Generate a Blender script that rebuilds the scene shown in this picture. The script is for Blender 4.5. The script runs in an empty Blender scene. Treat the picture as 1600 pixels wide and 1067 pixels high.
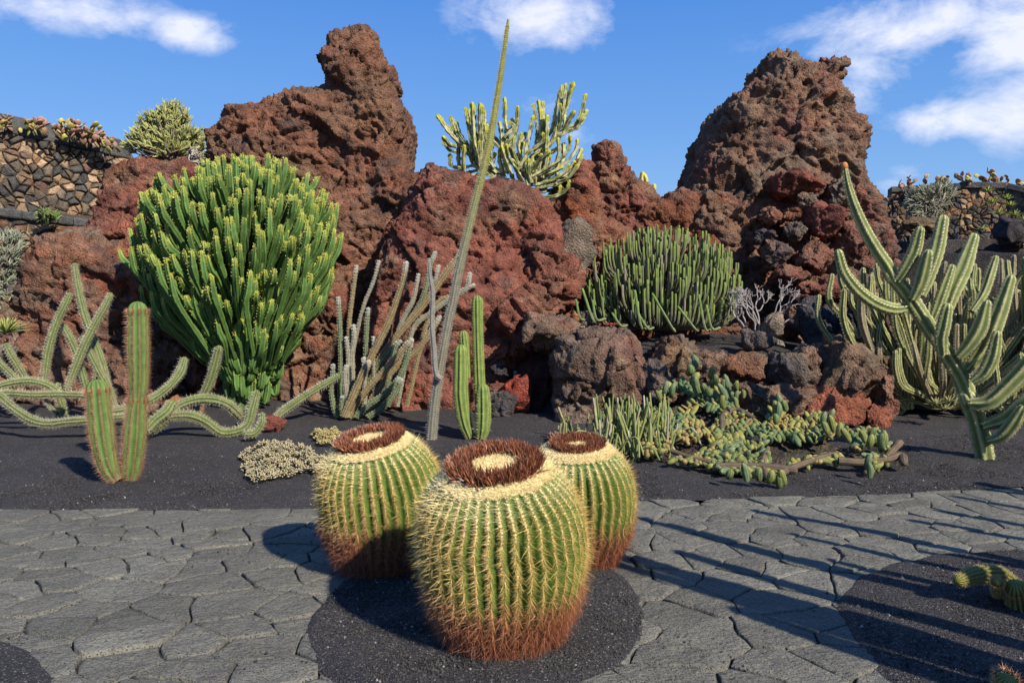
import bpy, math, random
import numpy as np
from mathutils import Vector
rng = np.random.default_rng(7)
random.seed(7)
SC = bpy.context.scene
COL = SC.collection

# ------------------------------------------------------------------ camera
CH = 1.6; HZ = 490.0; FPX = 1244.4
cam = bpy.data.cameras.new('camera'); cam_o = bpy.data.objects.new('camera', cam); COL.objects.link(cam_o)
cam_o.location = (0, 0, CH); cam_o.rotation_euler = (math.pi/2, 0, 0)
cam.lens = 28.0; cam.sensor_width = 36.0; cam.shift_y = -43.5/1600
cam.clip_end = 2000; cam.clip_start = 0.05
SC.camera = cam_o

# ------------------------------------------------------------------ sky and sun
SUN_AZ = math.radians(40)      # sun stands behind the camera, this far to its right
SUN_EL = math.radians(36)
world = bpy.data.worlds.new('World'); SC.world = world; world.use_nodes = True
def build_world():
    nt = world.node_tree; N = nt.nodes; L = nt.links
    for n in list(N): N.remove(n)
    out = N.new('ShaderNodeOutputWorld'); bg = N.new('ShaderNodeBackground')
    bg.inputs['Strength'].default_value = 0.10
    sky = N.new('ShaderNodeTexSky'); sky.sky_type = 'NISHITA'; sky.sun_disc = False
    sky.sun_elevation = SUN_EL
    sky.sun_rotation = math.pi - SUN_AZ
    sky.air_density = 1.0; sky.dust_density = 0.3; sky.ozone_density = 3.0
    hsv = N.new('ShaderNodeHueSaturation'); hsv.inputs['Saturation'].default_value = 1.03
    hsv.inputs['Value'].default_value = 1.0
    tc = N.new('ShaderNodeTexCoord')
    sep = N.new('ShaderNodeSeparateXYZ'); L.new(tc.outputs['Generated'], sep.inputs[0])
    gr = N.new('ShaderNodeValToRGB'); L.new(sep.outputs['Z'], gr.inputs[0]); e = gr.color_ramp.elements
    while len(e) < 5: e.new(.5)
    for k, (p_, c_) in enumerate([(0.0, (2.5, 4.0, 6.0)), (.10, (1.95, 3.5, 6.0)), (.22, (1.2, 2.75, 5.9)), (.38, (.62, 1.95, 5.5)), (1.0, (.42, 1.35, 4.4))]):
        e[k].position = p_; e[k].color = (*c_, 1)
    mg = N.new('ShaderNodeMix'); mg.data_type = 'RGBA'; mg.inputs['Factor'].default_value = .82
    L.new(sky.outputs[0], mg.inputs['A']); L.new(gr.outputs[0], mg.inputs['B'])
    L.new(mg.outputs['Result'], hsv.inputs['Color'])
    def m(op, a, b=None, c=None, clamp=False):
        n = N.new('ShaderNodeMath'); n.operation = op; n.use_clamp = clamp
        for i, v in enumerate((a, b, c)):
            if v is None: continue
            if isinstance(v, (int, float)): n.inputs[i].default_value = v
            else: L.new(v, n.inputs[i])
        return n.outputs[0]
    # clouds: soft clumps at fixed directions of the sky, torn by noise
    mp = N.new('ShaderNodeMapping'); mp.inputs['Scale'].default_value = (10.0, 10.0, 17.0)
    L.new(tc.outputs['Generated'], mp.inputs[0])
    nz = N.new('ShaderNodeTexNoise'); nz.inputs['Scale'].default_value = 1.0; nz.inputs['Detail'].default_value = 7
    nz.inputs['Roughness'].default_value = 0.64; nz.inputs['Distortion'].default_value = 0.25
    L.new(mp.outputs[0], nz.inputs['Vector'])
    blobs = [(840, 25, 125, 60, 1.0), (930, 40, 60, 55, .6), (110, 8, 150, 48, .95), (295, 52, 85, 32, .85), (610, 105, 45, 20, .25), (690, 95, 40, 25, .28),
             (1350, 115, 75, 60, .9), (1420, 45, 190, 60, 1.0), (1580, 45, 130, 95, .95), (1500, 188, 110, 40, 1.0), (1610, 165, 120, 75, .95),
             (850, 165, 60, 30, .62), (905, 215, 40, 26, .6), (1405, 280, 50, 34, .62), (30, 100, 40, 40, .2),
             (-500, 60, 260, 60, .8), (2300, 80, 280, 80, .8), (700, -500, 300, 120, .8), (1900, -400, 300, 120, .8)]
    tot = None
    for px, py, rx, ry, a in blobs:
        d = np.array([(px-800)/FPX, 1.0, (HZ-py)/FPX]); k = np.linalg.norm(d); d /= k
        # tangent frame on the sky sphere
        r = np.cross(d, [0, 0, 1]); r /= np.linalg.norm(r); u = np.cross(r, d)
        def dot(v):
            n = N.new('ShaderNodeVectorMath'); n.operation = 'DOT_PRODUCT'
            L.new(tc.outputs['Generated'], n.inputs[0]); n.inputs[1].default_value = tuple(v)
            return n.outputs['Value']
        k2 = FPX*k
        ex = m('MULTIPLY', dot(r), k2/rx/1.0); ey = m('MULTIPLY', dot(u), k2/ry)
        rr = m('ADD', m('MULTIPLY', ex, ex), m('MULTIPLY', ey, ey))
        g = m('MULTIPLY', m('EXPONENT', m('MULTIPLY', rr, -0.9)), a)
        g = m('MULTIPLY', g, m('GREATER_THAN', dot(d), 0.0))
        tot = g if tot is None else m('MAXIMUM', tot, g)
    dens = m('MULTIPLY', m('SUBTRACT', m('ADD', m('MULTIPLY', tot, .50), nz.outputs[0]), 0.69), 3.1, clamp=True)
    dens = m('MULTIPLY', dens, m('MULTIPLY', tot, 1.5, clamp=True), clamp=True)
    dens = m('MULTIPLY', dens, .80)
    mix = N.new('ShaderNodeMix'); mix.data_type = 'RGBA'
    L.new(dens, mix.inputs['Factor']); L.new(hsv.outputs[0], mix.inputs['A'])
    mix.inputs['B'].default_value = (7.2, 7.2, 7.8, 1)
    L.new(mix.outputs['Result'], bg.inputs['Color']); L.new(bg.outputs[0], out.inputs[0])
    return sky, hsv, mix
build_world()
sun = bpy.data.lights.new('sun', 'SUN'); sun_o = bpy.data.objects.new('sun', sun); COL.objects.link(sun_o)
sun.energy = 5.0; sun.angle = math.radians(0.53); sun.color = (1.0, 0.93, 0.82)
sun_o.rotation_euler = (math.pi/2 - SUN_EL, 0, SUN_AZ)
sun_o.location = (6, -8, 9)
SC.view_settings.view_transform = 'Standard'; SC.view_settings.look = 'None'
SC.view_settings.exposure = 0.55; SC.view_settings.gamma = 1.0
SC.view_settings.use_curve_mapping = False
SC.render.engine = 'CYCLES'
SC.cycles.max_bounces = 5; SC.cycles.diffuse_bounces = 3; SC.cycles.glossy_bounces = 2
SC.cycles.transparent_max_bounces = 4

# ------------------------------------------------------------------ pixel <-> place
def P(px, py, Y): return np.array([(px-800)/FPX*Y, Y, CH-(py-HZ)/FPX*Y])
def gz(x, y):
    return 0.045*np.clip(np.asarray(y, float)-7.2, 0, 8) + 0.015*np.sin(np.asarray(x)*1.3+1)*np.clip((np.asarray(y)-6.8)/2, 0, 1)
def G(px, py):
    Y = CH*FPX/max(py-HZ, 20.0)
    for _ in range(25):
        z = float(gz((px-800)/FPX*Y, Y)); Y = .5*Y+.5*(CH-z)*FPX/(py-HZ)
    return np.array([(px-800)/FPX*Y, Y, float(gz((px-800)/FPX*Y, Y))])

# ------------------------------------------------------------------ numpy noise
_tab = np.random.default_rng(3).random(8192).astype(np.float32)*2-1
def vnoise(p, seed=0):
    p = np.asarray(p, np.float32); i = np.floor(p).astype(np.int64); f = p-i; u = f*f*f*(f*(f*6-15)+10)
    def h(a, b, c): return _tab[((i[:, 0]+a)*73856093 ^ (i[:, 1]+b)*19349663 ^ (i[:, 2]+c)*83492791 ^ (seed*2654435)) & 8191]
    ux, uy, uz = u[:, 0], u[:, 1], u[:, 2]
    x00 = h(0,0,0)*(1-ux)+h(1,0,0)*ux; x10 = h(0,1,0)*(1-ux)+h(1,1,0)*ux
    x01 = h(0,0,1)*(1-ux)+h(1,0,1)*ux; x11 = h(0,1,1)*(1-ux)+h(1,1,1)*ux
    return (x00*(1-uy)+x10*uy)*(1-uz)+(x01*(1-uy)+x11*uy)*uz
def fbm(p, o=4, seed=0, g=.5):
    s = 0; a = 1; t = 0; p = np.asarray(p, np.float32)
    for k in range(o):
        s = s+a*vnoise(p*(2**k)+k*17.3, seed+k); t += a; a *= g
    return s/t
def worley(p, seed=0):
    """distance to the nearest cell point and that to the second, 3D"""
    p = np.asarray(p, np.float32); i = np.floor(p).astype(np.int64); n = len(p)
    d1 = np.full(n, 9., np.float32); d2 = np.full(n, 9., np.float32); cid = np.zeros(n, np.float32)
    for a in (-1, 0, 1):
        for b in (-1, 0, 1):
            for c in (-1, 0, 1):
                j = i+np.array([a, b, c])
                hh = (j[:, 0]*73856093 ^ j[:, 1]*19349663 ^ j[:, 2]*83492791 ^ (seed*977))
                q = np.stack([_tab[hh & 8191], _tab[(hh*31+7) & 8191], _tab[(hh*57+3) & 8191]], 1)*.42+.5+j
                d = np.sqrt(((q-p)**2).sum(1))
                near = d < d1
                d2 = np.where(near, d1, np.minimum(d2, d)); cid = np.where(near, _tab[(hh*91+5) & 8191], cid); d1 = np.minimum(d1, d)
    return d1, d2, cid
def facets(p, seed=0):
    """broken rock faces: each 3D cell is a plane with a tilt and a height of its own"""
    p = np.asarray(p, np.float32); i = np.floor(p).astype(np.int64); n = len(p); d1 = np.full(n, 9., np.float32); out = np.zeros(n, np.float32)
    for a in (-1, 0, 1):
        for b in (-1, 0, 1):
            for c in (-1, 0, 1):
                j = i+np.array([a, b, c]); hh = (j[:, 0]*73856093 ^ j[:, 1]*19349663 ^ j[:, 2]*83492791 ^ (seed*977))
                q = np.stack([_tab[hh & 8191], _tab[(hh*31+7) & 8191], _tab[(hh*57+3) & 8191]], 1)*.45+.5+j
                e = p-q; d = np.abs(e[:, 0])*.55+np.abs(e[:, 1])*.55+np.abs(e[:, 2])*.55+.45*np.sqrt((e**2).sum(1)); near = d < d1
                t = e[:, 0]*_tab[(hh*91+5) & 8191]+e[:, 1]*_tab[(hh*37+1) & 8191]+e[:, 2]*_tab[(hh*73+9) & 8191]+.35*_tab[(hh*13+2) & 8191]
                out = np.where(near, t, out); d1 = np.minimum(d, d1)
    return out
def sstep(a, b, x): t = np.clip((np.asarray(x)-a)/(b-a), 0, 1); return t*t*(3-2*t)

# ------------------------------------------------------------------ objects
def tag(o, label=None, cat=None, group=None, kind=None):
    if label: o['label'] = label
    if cat: o['category'] = cat
    if group: o['group'] = group
    if kind: o['kind'] = kind
    return o
def empty(name, loc, label, cat, group=None):
    o = bpy.data.objects.new(name, None); COL.objects.link(o); o.location = [float(v) for v in loc]
    o.empty_display_size = .1
    return tag(o, label, cat, group)
def mkmesh(name, V, Fs, col=None, mat=None, smooth=True, extra=None):
    V = np.asarray(V, np.float32)
    if not isinstance(Fs, (list, tuple)): Fs = [Fs]
    Fs = [np.asarray(f, np.int32) for f in Fs if len(f)]
    me = bpy.data.meshes.new(name)
    me.vertices.add(len(V)); me.vertices.foreach_set('co', V.ravel())
    nl = sum(f.size for f in Fs); nf = sum(len(f) for f in Fs)
    me.loops.add(nl); me.loops.foreach_set('vertex_index', np.concatenate([f.ravel() for f in Fs]))
    me.polygons.add(nf)
    tot = np.concatenate([np.full(len(f), f.shape[1], np.int32) for f in Fs])
    st = np.concatenate([[0], np.cumsum(tot)[:-1]]).astype(np.int32)
    me.polygons.foreach_set('loop_start', st); me.polygons.foreach_set('loop_total', tot)
    me.polygons.foreach_set('use_smooth', np.full(nf, bool(smooth)))
    me.update(calc_edges=True)
    if col is not None:
        c = np.ones((len(V), 4), np.float32); c[:, :3] = np.broadcast_to(np.asarray(col, np.float32), (len(V), 3))
        at = me.color_attributes.new('Col', 'FLOAT_COLOR', 'POINT'); at.data.foreach_set('color', c.ravel())
    if mat: me.materials.append(mat)
    return me
def ob(name, me, parent=None, loc=None, rot=None, kind=None):
    o = bpy.data.objects.new(name, me); COL.objects.link(o)
    if parent is not None: o.parent = parent
    if loc is not None: o.location = [float(v) for v in loc]
    if rot is not None: o.rotation_euler = rot
    if kind: o['kind'] = kind
    return o
def part(name, V, Fs, parent, col=None, mat=None, smooth=True, kind=None):
    """a mesh given in world coordinates, hung under a thing that stands unrotated"""
    V = np.asarray(V, float)-np.array(parent.location) if parent is not None else V
    return ob(name, mkmesh(name, V, Fs, col, mat, smooth), parent, kind=kind)
def join(parts):
    """[(V,F,C)] -> one; F may be list of arrays"""
    Vs = []; Fq = []; Ft = []; Cs = []; n = 0
    for V, F, C in parts:
        V = np.asarray(V)
        for f in (F if isinstance(F, (list, tuple)) else [F]):
            f = np.asarray(f)
            if len(f): (Fq if f.shape[1] == 4 else Ft).append(f+n)
        Vs.append(V); Cs.append(np.broadcast_to(np.asarray(C, np.float32), (len(V), 3))); n += len(V)
    F = []
    if Fq: F.append(np.concatenate(Fq))
    if Ft: F.append(np.concatenate(Ft))
    return np.concatenate(Vs), F, np.concatenate(Cs)

# ------------------------------------------------------------------ materials
def newmat(name):
    m = bpy.data.materials.new(name); m.use_nodes = True
    nt = m.node_tree; b = nt.nodes['Principled BSDF']
    return m, nt.nodes, nt.links, b
def nodes_noise(N, L, scale, detail=4, rough=.55, vec=None, dim=None, dist=0):
    n = N.new('ShaderNodeTexNoise'); n.inputs['Scale'].default_value = scale; n.inputs['Detail'].default_value = detail
    n.inputs['Roughness'].default_value = rough; n.inputs['Distortion'].default_value = dist
    if vec is not None: L.new(vec, n.inputs['Vector'])
    return n
def ramp(N, L, fac, stops):
    r = N.new('ShaderNodeValToRGB'); e = r.color_ramp.elements
    while len(e) < len(stops): e.new(.5)
    for k, (p, c) in enumerate(stops):
        e[k].position = p; e[k].color = (*c, 1) if len(c) == 3 else c
    L.new(fac, r.inputs[0]); return r.outputs[0]
def mixc(N, L, fac, a, b, mode='MIX'):
    n = N.new('ShaderNodeMix'); n.data_type = 'RGBA'; n.blend_type = mode
    for k, v in (('Factor', fac), ('A', a), ('B', b)):
        if isinstance(v, (int, float)): n.inputs[k].default_value = v
        elif isinstance(v, tuple): n.inputs[k].default_value = (*v, 1)
        else: L.new(v, n.inputs[k])
    return n.outputs['Result']
def mathn(N, L, op, a, b=0.0, clamp=False):
    n = N.new('ShaderNodeMath'); n.operation = op; n.use_clamp = clamp
    for i, v in enumerate((a, b)):
        if isinstance(v, (int, float)): n.inputs[i].default_value = v
        else: L.new(v, n.inputs[i])
    return n.outputs[0]
def bump(N, L, height, strength, dist, prev=None):
    b = N.new('ShaderNodeBump'); b.inputs['Strength'].default_value = strength; b.inputs['Distance'].default_value = dist
    L.new(height, b.inputs['Height'])
    if prev is not None: L.new(prev, b.inputs['Normal'])
    return b.outputs[0]

def mat_rock(name='lava_rock', pit=1.0):
    m, N, L, b = newmat(name)
    geo = N.new('ShaderNodeNewGeometry'); pos = geo.outputs['Position']
    at = N.new('ShaderNodeAttribute'); at.attribute_name = 'Col'
    n1 = nodes_noise(N, L, 6.0, 6, .65, pos)
    n2 = nodes_noise(N, L, 34.0, 5, .7, pos)
    v1 = N.new('ShaderNodeTexVoronoi'); v1.inputs['Scale'].default_value = 30; L.new(pos, v1.inputs['Vector'])
    v2 = N.new('ShaderNodeTexVoronoi'); v2.inputs['Scale'].default_value = 72; L.new(pos, v2.inputs['Vector'])
    k = ramp(N, L, n1.outputs[0], [(.3, (.62, .60, .60)), (.5, (.98, .98, .98)), (.72, (1.35, 1.3, 1.22))])
    c = mixc(N, L, 1.0, at.outputs['Color'], k, 'MULTIPLY')
    n8 = nodes_noise(N, L, 1.6, 5, .7, pos, dist=.4); k8 = ramp(N, L, n8.outputs[0], [(.32, (.60, .62, .66)), (.48, (1, 1, 1)), (.60, (1.05, 1.0, .95)), (.72, (1.45, 1.22, 1.0))])
    c = mixc(N, L, 1.0, c, k8, 'MULTIPLY')
    k2 = ramp(N, L, n2.outputs[0], [(.3, (.58, .56, .56)), (.50, (1, 1, 1)), (.72, (1.5, 1.42, 1.35))])  # dark clinker grains, plus pit shade painted into the colour where the bump dips
    c = mixc(N, L, 1.0, c, k2, 'MULTIPLY')
    # pale mineral flecks (real inclusions)
    n3 = nodes_noise(N, L, 90.0, 2, .5, pos)
    fl = ramp(N, L, n3.outputs[0], [(.66, (0, 0, 0)), (.72, (1, 1, 1))])
    c = mixc(N, L, mathn(N, L, 'MULTIPLY', fl, .22), c, (.42, .35, .28))
    L.new(c, b.inputs['Base Color']); b.inputs['Roughness'].default_value = .95
    b.inputs['Specular IOR Level'].default_value = .15
    inv = mathn(N, L, 'MULTIPLY', v1.outputs[0], 1.0)
    h = mathn(N, L, 'ADD', mathn(N, L, 'MULTIPLY', inv, .9), n2.outputs[0])
    h = mathn(N, L, 'ADD', h, mathn(N, L, 'MULTIPLY', v2.outputs[0], .45))
    nb = bump(N, L, h, 1.0*pit, .030)
    L.new(nb, b.inputs['Normal'])
    return m
def mat_plant(name, rough=.6, var=.30, scale=14, spec=.2, sss=0.0):
    m, N, L, b = newmat(name)
    tc = N.new('ShaderNodeTexCoord')
    geo = N.new('ShaderNodeNewGeometry')
    at = N.new('ShaderNodeAttribute'); at.attribute_name = 'Col'
    n1 = nodes_noise(N, L, scale, 4, .6, geo.outputs['Position'])
    k = ramp(N, L, n1.outputs[0], [(.28, (1-var, 1-var, 1-var*.9)), (.5, (1, 1, 1)), (.75, (1+var, 1+var*.9, 1+var*.6))])
    c = mixc(N, L, 1.0, at.outputs['Color'], k, 'MULTIPLY')
    L.new(c, b.inputs['Base Color']); b.inputs['Roughness'].default_value = rough
    b.inputs['Specular IOR Level'].default_value = spec
    n2 = nodes_noise(N, L, scale*6, 3, .6, geo.outputs['Position'])
    L.new(bump(N, L, n2.outputs[0], .25, .006), b.inputs['Normal'])
    return m
def mat_spine():
    m, N, L, b = newmat('cactus_spine')
    at = N.new('ShaderNodeAttribute'); at.attribute_name = 'Col'
    L.new(at.outputs['Color'], b.inputs['Base Color']); b.inputs['Roughness'].default_value = .45
    b.inputs['Specular IOR Level'].default_value = .4
    return m
def mat_gravel(name, base=(.046, .0435, .0435), s=1.0):
    m, N, L, b = newmat(name)
    geo = N.new('ShaderNodeNewGeometry'); pos = geo.outputs['Position']
    v = N.new('ShaderNodeTexVoronoi'); v.inputs['Scale'].default_value = 150*s; L.new(pos, v.inputs['Vector'])
    v2 = N.new('ShaderNodeTexVoronoi'); v2.inputs['Scale'].default_value = 70*s; L.new(pos, v2.inputs['Vector'])
    wn = N.new('ShaderNodeSeparateColor'); L.new(v.outputs['Color'], wn.inputs[0])
    k = ramp(N, L, wn.outputs[0], [(.0, (.5, .5, .52)), (.5, (.95, .93, .95)), (.84, (1.5, 1.45, 1.42)), (.955, (2.3, 2.2, 2.1)), (.99, (6.5, 6.0, 5.2))])
    n1 = nodes_noise(N, L, 1.3, 6, .6, pos)
    k1 = ramp(N, L, n1.outputs[0], [(.3, (.8, .8, .8)), (.7, (1.25, 1.22, 1.2))])
    n6 = nodes_noise(N, L, 55, 3, .75, pos); k6 = ramp(N, L, n6.outputs[0], [(.3, (.6, .6, .6)), (.5, (1, 1, 1)), (.72, (1.55, 1.5, 1.45))])
    k1 = mixc(N, L, 1.0, k1, k6, 'MULTIPLY')
    c = mixc(N, L, 1.0, k, k1, 'MULTIPLY'); c = mixc(N, L, 1.0, c, base, 'MULTIPLY')
    n4 = nodes_noise(N, L, .55, 5, .6, pos, dist=.6)
    f4 = ramp(N, L, n4.outputs[0], [(.58, (0, 0, 0)), (.72, (1, 1, 1))])
    c = mixc(N, L, mathn(N, L, 'MULTIPLY', f4, .22), c, (.10, .075, .055))
    L.new(c, b.inputs['Base Color']); b.inputs['Roughness'].default_value = .8
    b.inputs['Specular IOR Level'].default_value = .3
    h = mathn(N, L, 'ADD', mathn(N, L, 'MULTIPLY', v.outputs[0], -1.0), mathn(N, L, 'MULTIPLY', v2.outputs[0], -.8))
    h = mathn(N, L, 'ADD', h, mathn(N, L, 'MULTIPLY', n6.outputs[0], 1.6))
    L.new(bump(N, L, h, 1.0, .014), b.inputs['Normal'])
    return m
def mat_slab():
    m, N, L, b = newmat('basalt_slab')
    geo = N.new('ShaderNodeNewGeometry'); pos = geo.outputs['Position']
    at = N.new('ShaderNodeAttribute'); at.attribute_name = 'Col'
    n1 = nodes_noise(N, L, 2.2, 7, .62, pos)
    n2 = nodes_noise(N, L, 60, 4, .7, pos)
    mp = N.new('ShaderNodeMapping'); mp.inputs['Scale'].default_value = (26, 46, 30); mp.inputs['Rotation'].default_value = (0, 0, .25)
    oi = N.new('ShaderNodeObjectInfo'); cx_ = N.new('ShaderNodeCombineXYZ'); L.new(mathn(N, L, 'MULTIPLY', oi.outputs['Random'], 6.283), cx_.inputs[2]); L.new(cx_.outputs[0], mp.inputs['Rotation'])
    L.new(pos, mp.inputs[0]); n3 = nodes_noise(N, L, 1.0, 4, .65, mp.outputs[0])
    v = N.new('ShaderNodeTexVoronoi'); v.inputs['Scale'].default_value = 75; L.new(pos, v.inputs['Vector'])
    k = ramp(N, L, n1.outputs[0], [(.25, (.74, .74, .72)), (.5, (1, 1, .98)), (.78, (1.3, 1.3, 1.22))])
    c = mixc(N, L, 1.0, at.outputs['Color'], k, 'MULTIPLY')
    k2 = ramp(N, L, n2.outputs[0], [(.3, (.62, .62, .62)), (.5, (1, 1, 1)), (.75, (1.35, 1.35, 1.3))])
    c = mixc(N, L, 1.0, c, k2, 'MULTIPLY')
    pit = ramp(N, L, n3.outputs[0], [(.30, (.45, .44, .43)), (.42, (1, 1, 1))])
    c = mixc(N, L, 1.0, c, pit, 'MULTIPLY')
    pv = ramp(N, L, v.outputs[0], [(.10, (.42, .41, .40)), (.24, (1, 1, 1))]); n7 = nodes_noise(N, L, 5, 4, .6, pos); pm = ramp(N, L, n7.outputs[0], [(.42, (0, 0, 0)), (.6, (1, 1, 1))])
    c = mixc(N, L, pm, c, mixc(N, L, 1.0, c, pv, 'MULTIPLY'))
    n4 = nodes_noise(N, L, 3.4, 5, .7, pos, dist=.8)
    f4 = ramp(N, L, n4.outputs[0], [(.66, (0, 0, 0)), (.74, (1, 1, 1))])
    c = mixc(N, L, mathn(N, L, 'MULTIPLY', f4, .35), c, (.20, .145, .10))
    L.new(c, b.inputs['Base Color']); b.inputs['Roughness'].default_value = .85
    b.inputs['Specular IOR Level'].default_value = .3
    h = mathn(N, L, 'ADD', mathn(N, L, 'MULTIPLY', n3.outputs[0], 1.0), mathn(N, L, 'MULTIPLY', n2.outputs[0], .6))
    h = mathn(N, L, 'ADD', h, mathn(N, L, 'MULTIPLY', ramp(N, L, v.outputs[0], [(.05, (0, 0, 0)), (.3, (1, 1, 1))]), .8))
    nb = bump(N, L, h, 1.0, .016)
    n5 = nodes_noise(N, L, 7, 4, .6, pos)
    nb = bump(N, L, n5.outputs[0], .8, .05, nb)
    L.new(nb, b.inputs['Normal'])
    return m
M_ROCK = mat_rock(); M_STONE = mat_rock('wall_stone_basalt', .7)
M_PLANT = mat_plant('cactus_skin'); M_DRY = mat_plant('dry_stem', .85, .35, 10, .15)
M_SPINE = mat_spine(); M_GRAVEL = mat_gravel('black_volcanic_gravel'); M_SLAB = mat_slab()
# ------------------------------------------------------------------ rock bodies from a signed field (surface nets)
_CORN = [(0,0,0),(1,0,0),(0,1,0),(1,1,0),(0,0,1),(1,0,1),(0,1,1),(1,1,1)]
_EDG = [(0,1),(2,3),(4,5),(6,7),(0,2),(1,3),(4,6),(5,7),(0,4),(1,5),(2,6),(3,7)]
def surfnets(f, org, h):
    s = f < 0; nx, ny, nz = f.shape
    cnt = np.zeros((nx-1, ny-1, nz-1), np.int8)
    for i, j, k in _CORN: cnt += s[i:nx-1+i, j:ny-1+j, k:nz-1+k]
    mask = (cnt > 0) & (cnt < 8)
    idx = np.full(mask.shape, -1, np.int64); cells = np.argwhere(mask); idx[mask] = np.arange(len(cells))
    cv = np.stack([f[cells[:, 0]+i, cells[:, 1]+j, cells[:, 2]+k] for i, j, k in _CORN], 1)
    acc = np.zeros((len(cells), 3)); num = np.zeros(len(cells)); C = np.array(_CORN, float)
    for a, b in _EDG:
        fa = cv[:, a]; fb = cv[:, b]; cr = (fa < 0) != (fb < 0)
        t = fa[cr]/(fa[cr]-fb[cr]); acc[cr] += C[a]+(C[b]-C[a])*t[:, None]; num[cr] += 1
    V = np.asarray(org)+(cells+acc/num[:, None])*h
    F = []
    e = np.argwhere(s[:-1, 1:-1, 1:-1] != s[1:, 1:-1, 1:-1])+[0, 1, 1]
    q = np.stack([idx[e[:,0], e[:,1]-1, e[:,2]-1], idx[e[:,0], e[:,1], e[:,2]-1], idx[e[:,0], e[:,1], e[:,2]], idx[e[:,0], e[:,1]-1, e[:,2]]], 1)
    fl = ~s[e[:,0], e[:,1], e[:,2]]; q[fl] = q[fl][:, ::-1]; F.append(q)
    e = np.argwhere(s[1:-1, :-1, 1:-1] != s[1:-1, 1:, 1:-1])+[1, 0, 1]
    q = np.stack([idx[e[:,0]-1, e[:,1], e[:,2]-1], idx[e[:,0]-1, e[:,1], e[:,2]], idx[e[:,0], e[:,1], e[:,2]], idx[e[:,0], e[:,1], e[:,2]-1]], 1)
    fl = ~s[e[:,0], e[:,1], e[:,2]]; q[fl] = q[fl][:, ::-1]; F.append(q)
    e = np.argwhere(s[1:-1, 1:-1, :-1] != s[1:-1, 1:-1, 1:])+[1, 1, 0]
    q = np.stack([idx[e[:,0]-1, e[:,1]-1, e[:,2]], idx[e[:,0], e[:,1]-1, e[:,2]], idx[e[:,0], e[:,1], e[:,2]], idx[e[:,0]-1, e[:,1], e[:,2]]], 1)
    fl = ~s[e[:,0], e[:,1], e[:,2]]; q[fl] = q[fl][:, ::-1]; F.append(q)
    return V, np.concatenate(F)
def normals(V, F):
    a = V[F[:, 2]]-V[F[:, 0]]; b = V[F[:, 3]]-V[F[:, 1]]; n = np.cross(a, b)
    N = np.zeros_like(V)
    for k in range(4): np.add.at(N, F[:, k], n)
    return N/np.maximum(np.linalg.norm(N, axis=1), 1e-9)[:, None]
def sdpoly(px, pz, poly):
    poly = np.asarray(poly, float); n = len(poly); d = np.full(px.shape, 1e9); ins = np.zeros(px.shape, bool)
    for i in range(n):
        a = poly[i]; b = poly[(i+1) % n]; e = b-a; wx = px-a[0]; wz = pz-a[1]
        t = np.clip((wx*e[0]+wz*e[1])/(e@e+1e-12), 0, 1)
        d = np.minimum(d, (wx-e[0]*t)**2+(wz-e[1]*t)**2)
        c = ((a[1] > pz) != (b[1] > pz)) & (px < (b[0]-a[0])*(pz-a[1])/((b[1]-a[1]) or 1e-12)+a[0]); ins ^= c
    d = np.sqrt(d); return np.where(ins, -d, d)
RED = np.array([.225, .080, .052]); DRED = np.array([.180, .066, .050]); BRN = np.array([.205, .122, .080])
GRYB = np.array([.185, .145, .110]); DARK = np.array([.038, .034, .036]); ORG = np.array([.20, .072, .035]); OLV = np.array([.14, .105, .062])
def rock_colors(V, pal, seed, scale=1.2):
    """patches of differently oxidised lava"""
    pal = [np.asarray(c) for c in pal]; n = len(V)
    w = [np.exp(4.2*fbm(V*scale*(1+.25*k)+31*k, 4, seed+50*k)) for k in range(len(pal))]
    W = sum(w); c = sum((w[k]/W)[:, None]*pal[k] for k in range(len(pal)))
    g = fbm(V*7, 3, seed+9); return np.clip(c*(1+.35*g)[:, None], .005, 1)
def lava_detail(V, N, seed, amp=1.0, lump=.3, keep=0.0, crack=1.0):
    """ledges, cracks, clinker lumps and pits, moved along the normal"""
    big = fbm(V*.75+seed, 3, seed)*.60+fbm(V*[1.7, 1.7, 1.2]+5, 3, seed+3)*.18
    face = np.clip(-N[:, 1], 0, 1)
    V = V + np.array([0, -1, 0])*(big*lump*1.4*(face**.5))[:, None]
    d = np.zeros(len(V))
    q = V+.25*np.stack([fbm(V*1.3, 2, seed+20), fbm(V*1.3, 2, seed+21), fbm(V*1.3, 2, seed+22)], 1)
    d1, d2, cid = worley(q*[.95, .95, 1.25], seed+1)
    edge = np.clip((d2-d1)/.10, 0, 1)
    strong = np.clip(fbm(V*.8, 2, seed+33)*2.2+.45, 0, 1)
    d -= crack*.09*(1-edge)**1.5*strong; fk = .30+.70*face; d += fk*(.20*lump/.4*facets(q*[.9, .9, 1.1], seed+70)+.085*facets(q*[2.1, 2.1, 2.7]+5, seed+71))
    r = np.abs(fbm(V*[1.1, 1.1, 2.0]+9, 3, seed+6)); d -= crack*.12*np.exp(-(r/.035)**2)
    d1, d2, cid = worley(q*3.3, seed+2); d += amp*(.020*(.55-d1))+.026*amp*facets(q*[5.2, 5.2, 6.5], seed+72)
    d += amp*.040*fbm(V*4.3, 4, seed+7, .6); d += amp*.034*(.25-np.abs(vnoise(V*6.1, seed+60)))+amp*.026*(.25-np.abs(vnoise(V*12.7+3, seed+61)))
    d1, d2, cid = worley(V*9.5, seed+5); d += amp*.042*(.5-d1)
    d += amp*.036*fbm(V*19, 2, seed+8)
    if keep: d = d*(1-keep)
    N = N*(1-.0*d[:, None]); return V+N*d[:, None]
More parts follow.
